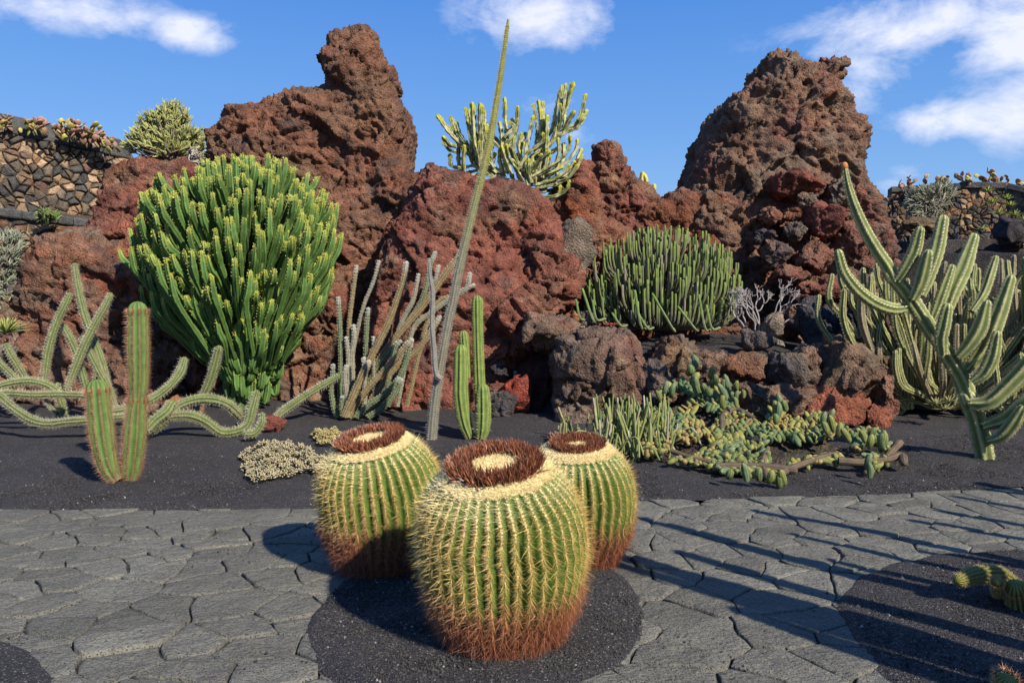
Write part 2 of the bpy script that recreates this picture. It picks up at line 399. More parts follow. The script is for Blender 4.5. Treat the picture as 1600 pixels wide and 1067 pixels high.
def rock_mass(name, label, poly_px, Yc, T, R, pal, seed, h=.032, lean=0.0, lump=.3, amp=1.0, zcut=-.25, group=None, parts=None, cscale=1.2, smoothk=None, crack=1.0, paint=None):
    pol = np.array([P(x, y, Yc-(T-R)*.75)[[0, 2]] for x, y in poly_px])
    lo = pol.min(0)-.25; hi = pol.max(0)+.25; lo[1] = max(lo[1], zcut)
    xs = np.arange(lo[0], hi[0], h); zs = np.arange(lo[1], hi[1], h)
    ys = np.arange(Yc-T-.3-abs(lean)*(hi[1]-lo[1]), Yc+T+.3+abs(lean)*(hi[1]-lo[1]), h*1.3)
    # 2D field at half density, then read in 3D
    X2, Z2 = np.meshgrid(xs, zs, indexing='ij'); wob = .05*fbm(np.stack([X2.ravel()*2.2, Z2.ravel()*0+seed, Z2.ravel()*2.2], 1), 3, seed).reshape(X2.shape)
    d2 = sdpoly(X2, Z2, pol)+wob
    zb = gz(X2, Yc-T)
    A = np.maximum(d2+R, 0)[:, None, :]
    yy = ys[None, :, None]-Yc-lean*(zs-.3)[None, None, :]
    bt = np.abs(yy)-(T-R)
    f = np.sqrt(A**2+np.maximum(bt, 0)**2)+np.minimum(np.maximum((d2+R)[:, None, :], bt), 0)-R
    f = f.astype(np.float32)
    f[:, :, 0] = 1; f[0] = 1; f[-1] = 1; f[:, 0] = 1; f[:, -1] = 1; f[:, :, -1] = 1
    V, F = surfnets(f, [xs[0], ys[0], zs[0]], np.array([h, h*1.3, h]))
    N = normals(V, F)
    V = lava_detail(V, N, seed, amp, lump, crack=crack)
    c = rock_colors(V, pal, seed, cscale)
    if paint is not None: c = paint(V, c)
    Nv = normals(V, F); k = sstep(.12, .42, fbm(V*5.5+3, 3, seed+90))*sstep(.15, .6, fbm(V*.9, 2, seed+91)+.35)*(.35+.65*np.clip(Nv[:, 2]+.3, 0, 1))   # lichen crust
    c = c+(np.array([.27, .22, .15])-c)*(.45*k)[:, None]
    k = sstep(.25, .5, fbm(V*[2.2, 2.2, 3.0]-7, 4, seed+92)); c = c+(np.array([.075, .062, .056])-c)*(.55*k)[:, None]                                   # grey clinker bands
    base = P(np.mean([p[0] for p in poly_px]), 640, Yc); base[2] = 0
    o = ob(name, mkmesh(name, V-base, F, c, M_ROCK), None, base)
    tag(o, label, 'rock', group)
    return o
_SPH = {}
def icos(n):
    if n in _SPH: return _SPH[n]
    import bmesh
    bm = bmesh.new(); bmesh.ops.create_icosphere(bm, subdivisions=n, radius=1.0)
    V = np.array([v.co[:] for v in bm.verts]); F = np.array([[v.index for v in f.verts] for f in bm.faces]); bm.free()
    _SPH[n] = (V, F); return V, F
def boulder(name, label, px, py, rx, ry, Y, pal, seed, n=5, ryd=None, amp=1.0, rot=0, mat=None, box=.55, cat='boulder', group=None, up=0.0, sharp=1.0):
    """a lump of lava centred on a pixel, radii in pixels at its distance"""
    V, F = icos(n); V = V.copy()
    s = Y/FPX; c = P(px, py, Y); a = rx*s; b = ry*s; d = (ryd if ryd else (rx+ry)*.5)*s
    # squarish, faceted
    V = np.sign(V)*np.abs(V)**(1-box*.35); V /= np.maximum(np.abs(V).max(1), .80)[:, None]**box
    pl = np.random.default_rng(seed).normal(size=(12, 3)); pl /= np.linalg.norm(pl, axis=1)[:, None]
    for q in pl:
        t = V@q; cut = .72; V -= np.maximum(t-cut, 0)[:, None]*q*.95*sharp
    cr, sr = math.cos(rot), math.sin(rot)
    V = V*[a, d, b]; V = np.stack([V[:, 0]*cr+V[:, 2]*sr, V[:, 1], -V[:, 0]*sr+V[:, 2]*cr], 1)
    W = V+c; r = (a+b)/2
    Nn = V/np.array([a, d, b])**2; Nn /= np.linalg.norm(Nn, axis=1)[:, None]
    dd = r*(.16*fbm(W/r*.9, 3, seed)+.20*facets(W/r*1.3, seed+70)+.09*facets(W/r*3.1, seed+71)-.10*np.exp(-(np.abs(fbm(W/r*1.2+4, 2, seed+4))/.06)**2))
    if n >= 4:
        d1, _, cid = worley(W*6+seed, seed+2); dd = dd+amp*.05*(.5-d1)+amp*.012*cid
        d1, _, _ = worley(W*14, seed+3); dd = dd+amp*.018*(.5-d1)+amp*.014*fbm(W*20, 2, seed+5)
    V = V+Nn*dd[:, None]
    col = rock_colors(V+c, pal, seed, 2.0)
    o = ob(name, mkmesh(name, V, F, col, mat or M_ROCK), None, c)
    return tag(o, label, cat, group)

# ------------------------------------------------------------------ the big rocks
HEADP = [RED*.95, BRN, OLV*1.05, RED, BRN*1.1]
def ls_paint(V, c):
    """lighter brown cap bands high up, as on the photo's left crag"""
    k = sstep(3.2, 4.3, V[:, 2]+.4*fbm(V*1.5, 3, 77)); b = np.array([.150, .085, .055])
    return c*(1-.45*k)[:, None]+(b*(1+.3*fbm(V*5, 2, 78))[:, None])*(.45*k)[:, None]
rock_mass('lava_crag', 'tall red brown lava crag with a square head, behind the big green candelabra euphorbia',
    [(240,760),(250,430),(318,330),(322,262),(322,205),(347,184),(352,158),(372,155),(400,160),(430,147),(452,145),(470,141),(490,135),(509,130),
     (503,108),(486,84),(499,68),(514,46),(540,34),(574,38),(584,54),(594,76),(606,108),(604,132),(620,143),(629,165),(633,200),(627,225),(630,250),(640,268),(700,300),(740,420),(780,760)],
    14.1, 1.3, .45, HEADP, 11, h=.029, lean=.06, lump=.40, crack=.8, paint=ls_paint)
rock_mass('lava_outcrop', 'dark red lava outcrop below the variegated euphorbia, behind the tall thin cactus',
    [(545,760),(560,540),(585,430),(612,350),(642,285),(660,252),(672,247),(690,253),(712,256),(740,266),(765,276),(800,282),(835,296),(862,318),(880,345),(905,395),(918,430),(905,470),(870,500),(840,540),(800,580),(785,760)],
    12.75, .95, .45, [DRED*1.1, RED, DRED*1.1, BRN*.85], 23, lean=.12, lump=.38)
rock_mass('lava_slab_rock', 'sloping red lava rock right of the variegated euphorbia, above the grey flat stone',
    [(820,520),(850,320),(880,270),(905,246),(925,252),(935,290),(950,330),(985,350),(1010,375),(1025,430),(1020,540)],
    13.35, .8, .45, [RED, BRN, ORG*.8], 31, lean=.1, lump=.3)
rock_mass('leaning_rock', 'narrow leaning lava knob standing against the sky in the middle gap',
    [(930,340),(928,300),(927,250),(931,230),(944,222),(964,227),(976,246),(985,262),(1004,284),(1022,300),(1040,400),(980,420)],
    14.4, .5, .35, [DRED, BRN], 37, h=.026, lump=.2)
rock_mass('lava_saddle', 'low red brown lava saddle joining the middle knob to the right crag',
    [(975,560),(985,380),(998,325),(1022,306),(1040,310),(1052,300),(1072,291),(1090,296),(1120,300),(1190,320),(1215,560)],
    14.2, .8, .5, [BRN, RED, ORG*.8], 41, lean=.1, lump=.3)
rock_mass('lava_tower', 'massive pointed brown lava crag on the right, behind the stacked clinker boulders',
    [(1075,600),(1072,330),(1080,290),(1090,262),(1098,232),(1112,198),(1122,186),(1124,168),(1140,152),(1158,147),(1172,130),(1190,118),(1203,107),(1199,88),(1214,78),(1236,73),(1252,82),(1270,93),(1282,95),(1292,89),(1320,92),(1325,102),(1314,128),(1329,148),(1333,163),(1345,180),(1355,200),(1357,228),(1351,252),(1358,280),(1368,285),(1376,300),(1386,350),(1402,420),(1420,600)],
    14.9, 1.25, .5, [BRN*.95, GRYB, BRN*.8, DRED*1.1], 53, lean=.05, lump=.40, amp=1.15)
rock_mass('red_slope_rock', 'bright red lava rock between the left stone wall and the big green euphorbia',
    [(128,620),(132,420),(146,345),(150,300),(158,262),(180,246),(210,240),(255,250),(300,246),(330,262),(350,420),(360,620)],
    13.6, 1.0, .55, [RED*1.15, DRED*1.1, ORG*.8, BRN], 61, lean=.12, lump=.35)
rock_mass('low_red_rock', 'low weathered red rock face at the far left, behind the sprawling spiny cactus',
    [(-120,700),(-110,560),(-30,560),(22,520),(30,450),(44,398),(62,372),(90,352),(140,356),(200,380),(290,420),(300,700)],
    13.0, .9, .5, [RED*1.1, BRN, GRYB, ORG*.9], 67, lean=.14, lump=.35)
# boulders stacked against the right crag
STK = [(1239,289,44,27,13.6,[ORG*.8,DRED]),(1205,337,22,18,13.45,[DRED,BRN]),(1241,332,19,13,13.5,[ORG*.8,BRN]),(1240,360,19,20,13.4,[DARK*1.6,GRYB]),
       (1284,346,29,33,13.4,[DRED,DRED*1.2]),(1210,396,24,26,13.3,[DARK*2,BRN]),(1195,368,18,13,13.3,[DRED,DARK*2]),(1270,402,38,25,13.3,[DRED,BRN]),
       (1233,433,32,15,13.15,[BRN,DRED]),(1290,453,45,26,13.15,[DRED,BRN]),(1234,504,25,27,12.5,[DARK*2,BRN]),(1258,473,26,16,13.1,[DRED*.8,DARK*2]),(1315,300,24,26,13.7,[BRN,GRYB]),(1330,380,30,30,13.6,[DRED,BRN]),(1262,312,16,14,13.4,[BRN,GRYB])]
WH = ['at the very top of the stack under the right crag','small and dark red, upper left of the clinker stack','small orange block in the middle top of the clinker stack','blackish cube in the middle of the clinker stack',
      'tall purple red block on the right of the clinker stack','dark rounded block on the left edge of the clinker stack','small flat block on the left edge of the clinker stack','broad red block in the middle of the clinker stack',
      'flat long block above the bare grey shrub','broad red block low in the clinker stack','dark block standing right of the bare grey shrub','flat dark block wedged low in the clinker stack','brown block against the crag above the stack','red brown block at the right edge of the stack','little grey block near the top of the stack']
for k, (x, y, a, b, Y, pal) in enumerate(STK):
    boulder('clinker_boulder', 'clinker boulder, '+WH[k], x, y, a, b, Y, pal, 200+k, n=5, group='clinker boulders stacked against the right crag', ryd=max(a, b)*1.1)
boulder('basalt_boulder', 'blue grey rough basalt boulder at the foot of the right crag', 1292, 509, 48, 39, 12.4, [DARK*1.5, np.array([.06,.062,.075])], 231, n=5)
boulder('basalt_boulder', 'dark basalt boulder partly behind the large branching cactus', 1352, 500, 34, 36, 12.6, [DARK*1.6, GRYB*.7], 232, n=5)
# retaining row below the upper bed
rock_mass('bank_rock', 'smooth grey brown rock face at the left end of the bank below the finger euphorbia',
    [(858,690),(866,610),(862,560),(880,528),(905,516),(938,508),(985,516),(1004,540),(1016,590),(1012,690)], 11.1, .62, .35, [GRYB*.9, BRN*.9, np.array([.15,.085,.07])], 84, h=.026, lean=.15, lump=.25, amp=.55)
rock_mass('bank_rock', 'broken brown rock bank behind the lobed cactus heap, carrying the upper gravel bed',
    [(1000,690),(1012,575),(1030,548),(1062,530),(1090,545),(1120,556),(1180,562),(1240,562),(1280,548),(1315,532),(1345,528),(1378,548),(1388,600),(1392,690)], 11.45, .5, .3, [BRN*.9, GRYB*.9, DRED, OLV*.8], 85, h=.026, lean=.18, lump=.3, amp=1.1)
ROW = [(945,598,1,1,12.6,[GRYB,BRN,np.array([.13,.075,.06])],'large smooth grey brown boulder in front of the upper gravel bed, left end',120),
       (1027,597,31,33,10.6,[np.array([.12,.09,.08]),GRYB],'grey wedge shaped boulder beside the blue green cactus heap',None),
       (1058,552,38,30,11.3,[BRN,OLV],'rough brown boulder on the rim of the upper bed',None),
       (1100,575,36,28,11.2,[GRYB,BRN],'half hidden brown boulder on the rim behind the cactus heap',None),
       (1148,573,42,26,11.2,[ORG*.8,BRN],'orange brown boulder in the middle of the rim',None),
       (1225,580,32,34,11.0,[DARK*2,GRYB*.8],'dark split boulder in the retaining row',None),
       (1262,568,30,30,11.1,[GRYB,BRN*.8],'brown boulder between the dark split one and the big right one',None),
       (1205,632,62,42,10.6,[BRN,GRYB,BRN*.8],'wide brown boulder behind the cactus heap',None),
       (1120,632,52,40,10.6,[GRYB*.9,BRN],'brown boulder mostly hidden by the cactus heap',None),
       (1332,574,60,48,11.0,[BRN,OLV*.85,GRYB],'big brown boulder at the right end of the retaining row',70),
       (1308,640,62,34,10.5,[ORG,RED*1.25],'bright red boulder low at the right end of the row',None),
       (1366,652,22,22,10.4,[RED*1.2,ORG],'small red boulder at the right foot of the row',None),
       (1378,606,20,42,10.8,[DRED,BRN],'tall dark red boulder edge facing the large cactus',None),
       (1254,552,20,12,11.3,[GRYB*1.5,GRYB],'small pale grey stone lying on the rim',None)]
for k, (x, y, a, b, Y, pal, lb, dd) in enumerate(ROW):
    if k == 0: continue
    boulder('boulder', lb, x, y, a, b, Y, pal, 260+k, n=5, group='boulders retaining the upper bed', ryd=dd, amp=.9)
boulder('overhang_boulder', 'rough boulder roofing the black shaded hollow', 868, 520, 52, 32, 11.6, [GRYB, DRED, BRN], 290, n=5, ryd=60)
boulder('hollow_rock', 'shaded rock at the back of the black hollow', 846, 610, 55, 90, 12.4, [DRED*.8, DARK*1.5], 291, n=5)
boulder('scoria_block', 'crumbly scarlet scoria block right of the triple column cactus', 812, 622, 28, 34, 11.5, [np.array([.26,.05,.032]), RED*1.2], 292, n=4)
boulder('scoria_block', 'grey cracked stone at the foot of the triple column cactus', 786, 636, 24, 24, 11.1, [GRYB*.8, DARK*2], 293, n=4)
boulder('scoria_block', 'small black stone perched beside the column cactus top joint', 780, 577, 14, 12, 11.6, [DARK*1.8, DARK*1.4], 294, n=4)
boulder('flat_grey_rock', 'smooth flat grey rock plate beside the dense finger euphorbia', 893, 395, 36, 52, 12.5, [np.array([.14,.115,.09]), GRYB*1.2], 295, n=4, ryd=22, amp=.3, rot=.5)
boulder('round_stone', 'rounded grey stone pair left of the finger euphorbia', 912, 501, 18, 13, 11.9, [GRYB, DARK*2], 296, n=4, amp=.4, cat='stone')
boulder('round_stone', 'small orange stone left of the finger euphorbia', 898, 496, 8, 10, 11.8, [np.array([.42,.2,.08])], 297, n=3, amp=.2, cat='stone')
boulder('pale_stone', 'pointed pale stone spotted with lichen under the bare grey shrub', 1205, 514, 18, 26, 12.0, [np.array([.17,.14,.10]), GRYB*1.3], 298, n=4, amp=.4, cat='stone')
boulder('pale_stone', 'dark stone below the bare grey shrub', 1180, 535, 26, 18, 11.8, [DARK*2, GRYB], 299, n=4, amp=.4, cat='stone')
boulder('pale_stone', 'small whitish round stone in the gravel below the shrub', 1219, 537, 8, 6, 11.6, [np.array([.45,.4,.3])], 300, n=3, amp=.1, cat='stone')
for (x, y, a, b, lb, c) in [(273,627,14,10,'orange tan stone behind the sprawling spiny cactus',(.34,.17,.09)),(240,640,20,11,'pale tan stone half under the sprawling spiny cactus',(.30,.19,.12)),(306,640,18,11,'tan stone between two crawling cactus stems',(.30,.19,.12)),
        (426,664,22,15,'dull red stone right of the crawling cactus stems',(.17,.06,.045)),(150,655,14,8,'small grey brown stone behind the left pair of columns',(.12,.09,.07))]:
    Yg = G(x, y+b*.6)[1]
    boulder('garden_stone', lb, x, y, a, b, Yg, [np.array(c), np.array(c)*.8], int(x), n=4, amp=.3, cat='stone', box=.7)

# ------------------------------------------------------------------ ground, beds, paved path
def grid(xs, ys, zf):
    X, Y = np.meshgrid(xs, ys, indexing='ij'); Z = zf(X, Y); V = np.stack([X.ravel(), Y.ravel(), Z.ravel()], 1)
    nx, ny = X.shape; i = np.arange(nx-1)[:, None]*ny+np.arange(ny-1)[None]; i = i.ravel()
    return V, np.stack([i, i+ny, i+ny+1, i+1], 1)
def yedge(x):     # back edge of the paved path
    return np.interp(x, [-12, -4.2, -1.6, 1.1, 2.9, 4.75, 9, 14], [6.55, 6.51, 6.56, 6.84, 7.0, 7.38, 8.6, 10.6])
xs = np.concatenate([np.linspace(-300, -14, 12), np.linspace(-13, 13, 40), np.linspace(14, 300, 12)])
ys = np.concatenate([np.linspace(-150, -6, 8), np.linspace(-5, 26, 60), np.linspace(28, 600, 20)])
V, F = grid(xs, ys, lambda X, Y: gz(X, Y)-.06-.0*X)
tag(ob('ground', mkmesh('ground', V, F, None, M_GRAVEL)), 'dark volcanic ground under the whole garden', kind='structure')
nx = 460; xa = np.linspace(-14, 14, nx); ta = np.linspace(0, 1, 200)
X = np.repeat(xa[:, None], 200, 1); Yb = yedge(X)+.012*fbm(np.stack([X.ravel()*9, X.ravel()*0, X.ravel()*0], 1), 2, 5).reshape(X.shape)
Y = Yb+ta[None, :]**1.3*(20-Yb)
Pn = np.stack([X.ravel(), Y.ravel(), 0*X.ravel()], 1)
und = (.034*fbm(Pn*1.9, 4, 8, .6)+.014*fbm(Pn*8, 3, 9)).reshape(X.shape)*sstep(0, .25, Y-Yb)
Z = gz(X, Y)-.012+und
i = (np.arange(nx-1)[:, None]*200+np.arange(199)[None]).ravel()
tag(ob('gravel_bed', mkmesh('gravel_bed', np.stack([X.ravel(), Y.ravel(), Z.ravel()], 1), np.stack([i, i+200, i+201, i+1], 1), None, M_GRAVEL)), 'black gravel bed behind the paved path', kind='structure')
def disc_bed(name, label, cx, cy, outline, seed):
    """a slightly domed sheet of gravel with a ragged rim; outline(theta)->radius"""
    th = np.linspace(0, 2*np.pi, 220, endpoint=False); rr = np.linspace(0, 1, 40)
    R = np.array([outline(t) for t in th]); R = R*(1+.018*fbm(np.stack([np.cos(th)*9, np.sin(th)*9, th*0], 1), 3, seed))
    X = cx+np.cos(th)[:, None]*R[:, None]*rr[None]; Y = cy+np.sin(th)[:, None]*R[:, None]*rr[None]
    q = np.stack([X.ravel(), Y.ravel(), X.ravel()*0], 1)
    Z = (.010+.014*(1-rr[None]**6)+.008*fbm(q*5, 3, seed+1).reshape(X.shape)*(1-rr[None]**8))
    Z[:, -1] = -.01
    i = (np.arange(220)[:, None]*40+np.arange(39)[None]); j = (((np.arange(220)+1) % 220)[:, None]*40+np.arange(39)[None])
    F = np.stack([i.ravel(), i.ravel()+1, j.ravel()+1, j.ravel()], 1)[:, ::-1]
    tag(ob(name, mkmesh(name, np.stack([X.ravel(), Y.ravel(), Z.ravel()], 1), F, None, M_GRAVEL)), label, kind='structure')
def ell(a, b, k=2.0, rot=0):
    def f(t):
        t -= rot; return 1/((abs(math.cos(t))/a)**k+(abs(math.sin(t))/b)**k)**(1/k)
    return f
disc_bed('planting_bed', 'round gravel bed around the golden barrel cacti', -.17, 4.38, ell(.885, 1.10, 2.3, -.1), 3)
disc_bed('planting_bed', 'gravel bed with striped shadows at lower right', 3.72, 3.50, ell(2.08, 1.92, 2.3, .0), 4)
disc_bed('planting_bed', 'gravel bed corner at lower left', -3.0, 2.6, ell(1.25, 1.42, 2.1), 6)

def cells2d(seeds, bound, gap, k=16):
    """Voronoi cells of 2D seeds clipped to a convex boundary, each shrunk by half the joint"""
    out = []; S = np.asarray(seeds, float)
    for i, s in enumerate(S):
        d = ((S-s)**2).sum(1); nb = np.argsort(d)[1:k+1]; pol = [np.array(b, float) for b in bound]
        for j in nb:
            m = (S[j]+s)/2; n = (S[j]-s); n /= np.linalg.norm(n)+1e-9; m = m-n*gap/2
            res = []
            for a in range(len(pol)):
                p = pol[a]; q = pol[(a+1) % len(pol)]; dp = (p-m)@n; dq = (q-m)@n
                if dp <= 0: res.append(p)
                if (dp < 0) != (dq < 0) and abs(dp-dq) > 1e-12: res.append(p+(q-p)*(dp/(dp-dq)))
            pol = res
            if len(pol) < 3: break
        out.append(pol if len(pol) >= 3 else None)
    return out
def clip(pol, m, n):
    res = []
    for a in range(len(pol)):
        p = pol[a]; q = pol[(a+1) % len(pol)]; dp = (p-m)@n; dq = (q-m)@n
        if dp <= 0: res.append(p)
        if (dp < 0) != (dq < 0): res.append(p+(q-p)*(dp/(dp-dq)))
    return res
def ragged(pol, step, jit, r):
    out = []
    for a in range(len(pol)):
        p = pol[a]; q = pol[(a+1) % len(pol)]; L = np.linalg.norm(q-p)
        if L < step*.25: continue
        n = max(1, int(L/step)); t = (q-p)/L; nn = np.array([-t[1], t[0]])
        for k in range(n):
            u = k/n; out.append(p+(q-p)*u+(nn*r.normal()*jit if k else (r.normal(size=2)*jit*.6)))
    return out
V, F = grid(np.linspace(-13, 13, 30), np.linspace(-3, 6.4, 16), lambda X, Y: X*0-.022)
paving = tag(ob('paved_path', mkmesh('paved_path', V, F, None, M_GRAVEL)), 'path of irregular grey lava slabs crossing the garden', kind='structure')
r = np.random.default_rng(12); seeds = []
for iy in range(25):
    yy = 2.35+iy*.255; n = 54
    for ix in range(n):
        xx = -7.4+ix*.325+(.16 if iy % 2 else 0)
        seeds.append((xx*(1.0)+r.normal()*.10, yy+r.normal()*.072+.05*xx*0))
seeds = np.array(seeds)
bound = [(-8, 1.6), (9, 1.6), (9, 11), (-8, 11)]
seeds = seeds[r.random(len(seeds)) > .16]
cl = cells2d(seeds, bound, .013)
def warp(q):
    q3 = np.c_[q, q[:, 0]*0]; return q+np.stack([.085*fbm(q3*2.1, 3, 71), .075*fbm(q3*2.1, 3, 72)], 1)+np.stack([.012*fbm(q3*14, 2, 73), .012*fbm(q3*14, 2, 74)], 1)
nslab = 0
for s, pol in zip(seeds, cl):
    if pol is None: continue
    c = np.mean(pol, 0)
    if abs(c[0]) > c[1]*.643+1.0 or c[1] < 2.35: continue
    ye = float(yedge(c[0])); sl = float(yedge(c[0]+.2)-yedge(c[0]-.2))/.4
    if c[1]-.45 > ye: continue
    nrm = np.array([-sl, 1.0]); nrm /= np.linalg.norm(nrm)
    pol = list(warp(np.array(ragged(pol, .07, .0, r)))); pol = clip(pol, np.array([c[0], ye-.002]), nrm)
    if len(pol) < 3: continue
    ar = .5*abs(sum(pol[a][0]*pol[(a+1) % len(pol)][1]-pol[(a+1) % len(pol)][0]*pol[a][1] for a in range(len(pol))))
    if ar < .012: continue
    c = np.mean(pol, 0)
    # wholly under a gravel bed?
    if ((c[0]+.20)/.62)**2+((c[1]-4.5)/.85)**2 < 1 or ((c[0]-3.62)/1.75)**2+((c[1]-3.55)/1.6)**2 < 1 or ((c[0]+3.15)/.8)**2+((c[1]-2.45)/1.0)**2 < 1: continue
    pol = np.array(pol)+r.normal(size=(len(pol), 2))*.0022; n = len(pol); c = pol.mean(0)
    zt = r.normal()*.0048; tx, ty = r.normal(size=2)*.010
    def zz(q): return zt+tx*(q[:, 0]-c[0])+ty*(q[:, 1]-c[1])
    dirn = pol-c; ln = np.linalg.norm(dirn, axis=1)[:, None]
    in1 = pol-dirn/ln*.005; in2 = pol-dirn/ln*.022; in3 = c+dirn*.5
    rings = [np.c_[pol, zz(pol)-.045], np.c_[pol, zz(pol)-.004-.004*r.random(n)], np.c_[in1, zz(in1)-.001-.002*r.random(n)], np.c_[in2, zz(in2)+.0015*r.normal(size=n)], np.c_[in3, zz(in3)+.002*r.normal(size=n)]]
    V = np.concatenate(rings+[np.array([[c[0], c[1], zt]])]); F4 = []; F3 = []
    for k in range(4):
        for a in range(n):
            b = (a+1) % n; F4.append((k*n+a, k*n+b, (k+1)*n+b, (k+1)*n+a))
    for a in range(n): F3.append((4*n+a, 4*n+(a+1) % n, 5*n))
    V -= [c[0], c[1], 0]
    g = .140*(1+r.normal()*.09); col = (g*1.06, g*1.0, g*.82)
    o = ob('paving_slab', mkmesh('paving_slab', V, [np.array(F4), np.array(F3)], col, M_SLAB), paving, (c[0], c[1], 0)); nslab += 1
assert nslab < 330, nslab
# upper bed: a raised sheet of black gravel behind the boulders
xs = np.linspace(.3, 7.5, 120); ys = np.linspace(11.2, 15.5, 60)
def zub(X, Y):
    q = np.stack([X.ravel(), Y.ravel(), 0*X.ravel()], 1)
    z = np.interp(Y, [11.2, 11.6, 12.4, 15.5], [.55, .92, 1.14, 1.45])-.12*np.clip(X-3.6, 0, 3)+.03*fbm(q*2, 3, 4).reshape(X.shape)
    return z*sstep(.3, .95, X)*(1-.4*sstep(5.2, 7.0, X))
V, F = grid(xs, ys, zub)
tag(ob('upper_gravel_bed', mkmesh('upper_gravel_bed', V, F, None, M_GRAVEL)), 'raised black gravel bed behind the boulders', kind='structure')

def grains(name, label, n, fn, seed, parent=None):
    """loose grains of the volcanic gravel lying on the beds"""
    rg = np.random.default_rng(seed); p = fn(rg, n); n = len(p); o = np.array([(1,0,0),(-1,0,0),(0,1,0),(0,-1,0),(0,0,1),(0,0,-1)], float)
    f = np.array([(0,2,4),(2,1,4),(1,3,4),(3,0,4),(2,0,5),(1,2,5),(3,1,5),(0,3,5)]); sz = .0035+.0065*rg.random(n)**2.5+np.where(rg.random(n) < .006, .012*rg.random(n), 0)
    V = p[:, None, :]+o[None]*sz[:, None, None]*rg.uniform(.6, 1.2, (n, 6, 1))+rg.normal(size=(n, 6, 3))*.0008
    F = (f[None]+np.arange(n)[:, None, None]*6).reshape(-1, 3); g = np.where(rg.random(n) < .025, rg.uniform(.15, .38, n), rg.uniform(.03, .085, n)); c = np.repeat(g[:, None]*np.array([1, .96, .92]), 6, 0)
    tag(ob(name, mkmesh(name, V.reshape(-1, 3), F, c, M_STONE, smooth=False)), label, kind='stuff')
def _dbed(cx, cy, a, b):
    def f(rg, n):
        t = rg.uniform(0, 2*np.pi, n); q = np.sqrt(rg.random(n))*.985; x = cx+np.cos(t)*a*q; y = cy+np.sin(t)*b*q; z = .012+.012*(1-q**6); k = (np.abs(x) < y*.68+.1) & (y > 2.6); return np.stack([x, y, z], 1)[k]
    return f
grains('loose_gravel', 'loose black gravel grains around the golden barrels', 16000, _dbed(-.17, 4.38, .88, 1.09), 1)
grains('loose_gravel', 'loose black gravel grains on the right bed', 34000, _dbed(3.72, 3.50, 2.08, 1.92), 2)
def _back(rg, n):
    x = rg.uniform(-6, 6, n); y = yedge(x)+.02+rg.random(n)**1.3*2.2; k = np.abs(x) < y*.67; x, y = x[k], y[k]; return np.stack([x, y, gz(x, y)-.010], 1)
grains('loose_gravel', 'loose black gravel grains along the back edge of the path', 42000, _back, 3)
def _path(rg, n):
    x = rg.uniform(-4.5, 4.5, n); y = rg.uniform(2.6, 6.6, n); k = (np.abs(x) < y*.67) & (fbm(np.c_[x*1.1, y*1.1, x*0], 3, 9)+rg.normal(size=n)*.12 > .22); x, y = x[k], y[k]; return np.stack([x, y, x*0+.004], 1)
grains('loose_gravel', 'stray gravel grains scattered over the slabs', 5000, _path, 4)
# ------------------------------------------------------------------ stems with ribs
def spath(pts, n):
    """Catmull-Rom through the points (any width of columns), n samples even in length"""
    p = np.asarray(pts, float); p = np.vstack([2*p[0]-p[1], p, 2*p[-1]-p[-2]]); out = []
    for i in range(1, len(p)-2):
        for t in np.linspace(0, 1, 14, endpoint=False):
            a, b, c, d = p[i-1], p[i], p[i+1], p[i+2]
            out.append(.5*((2*b)+(-a+c)*t+(2*a-5*b+4*c-d)*t*t+(-a+3*b-3*c+d)*t**3))
    out.append(p[-2]); out = np.array(out)
    L = np.r_[0, np.cumsum(np.linalg.norm(np.diff(out[:, :3], axis=0), axis=1))]
    u = np.linspace(0, L[-1], n); return np.stack([np.interp(u, L, out[:, k]) for k in range(out.shape[1])], 1), L[-1]
def frames(c):
    T = np.gradient(c, axis=0); T /= np.linalg.norm(T, axis=1)[:, None]+1e-12
    a = np.array([0, -1.0, 0]) if abs(T[0] @ np.array([0, -1.0, 0])) < .9 else np.array([0, 0, 1.0])
    U = np.zeros_like(c); u = a-T[0]*(a@T[0]); u /= np.linalg.norm(u); U[0] = u
    for i in range(1, len(c)):
        u = u-T[i]*(u@T[i]); u /= np.linalg.norm(u); U[i] = u
    return T, U, np.cross(T, U)
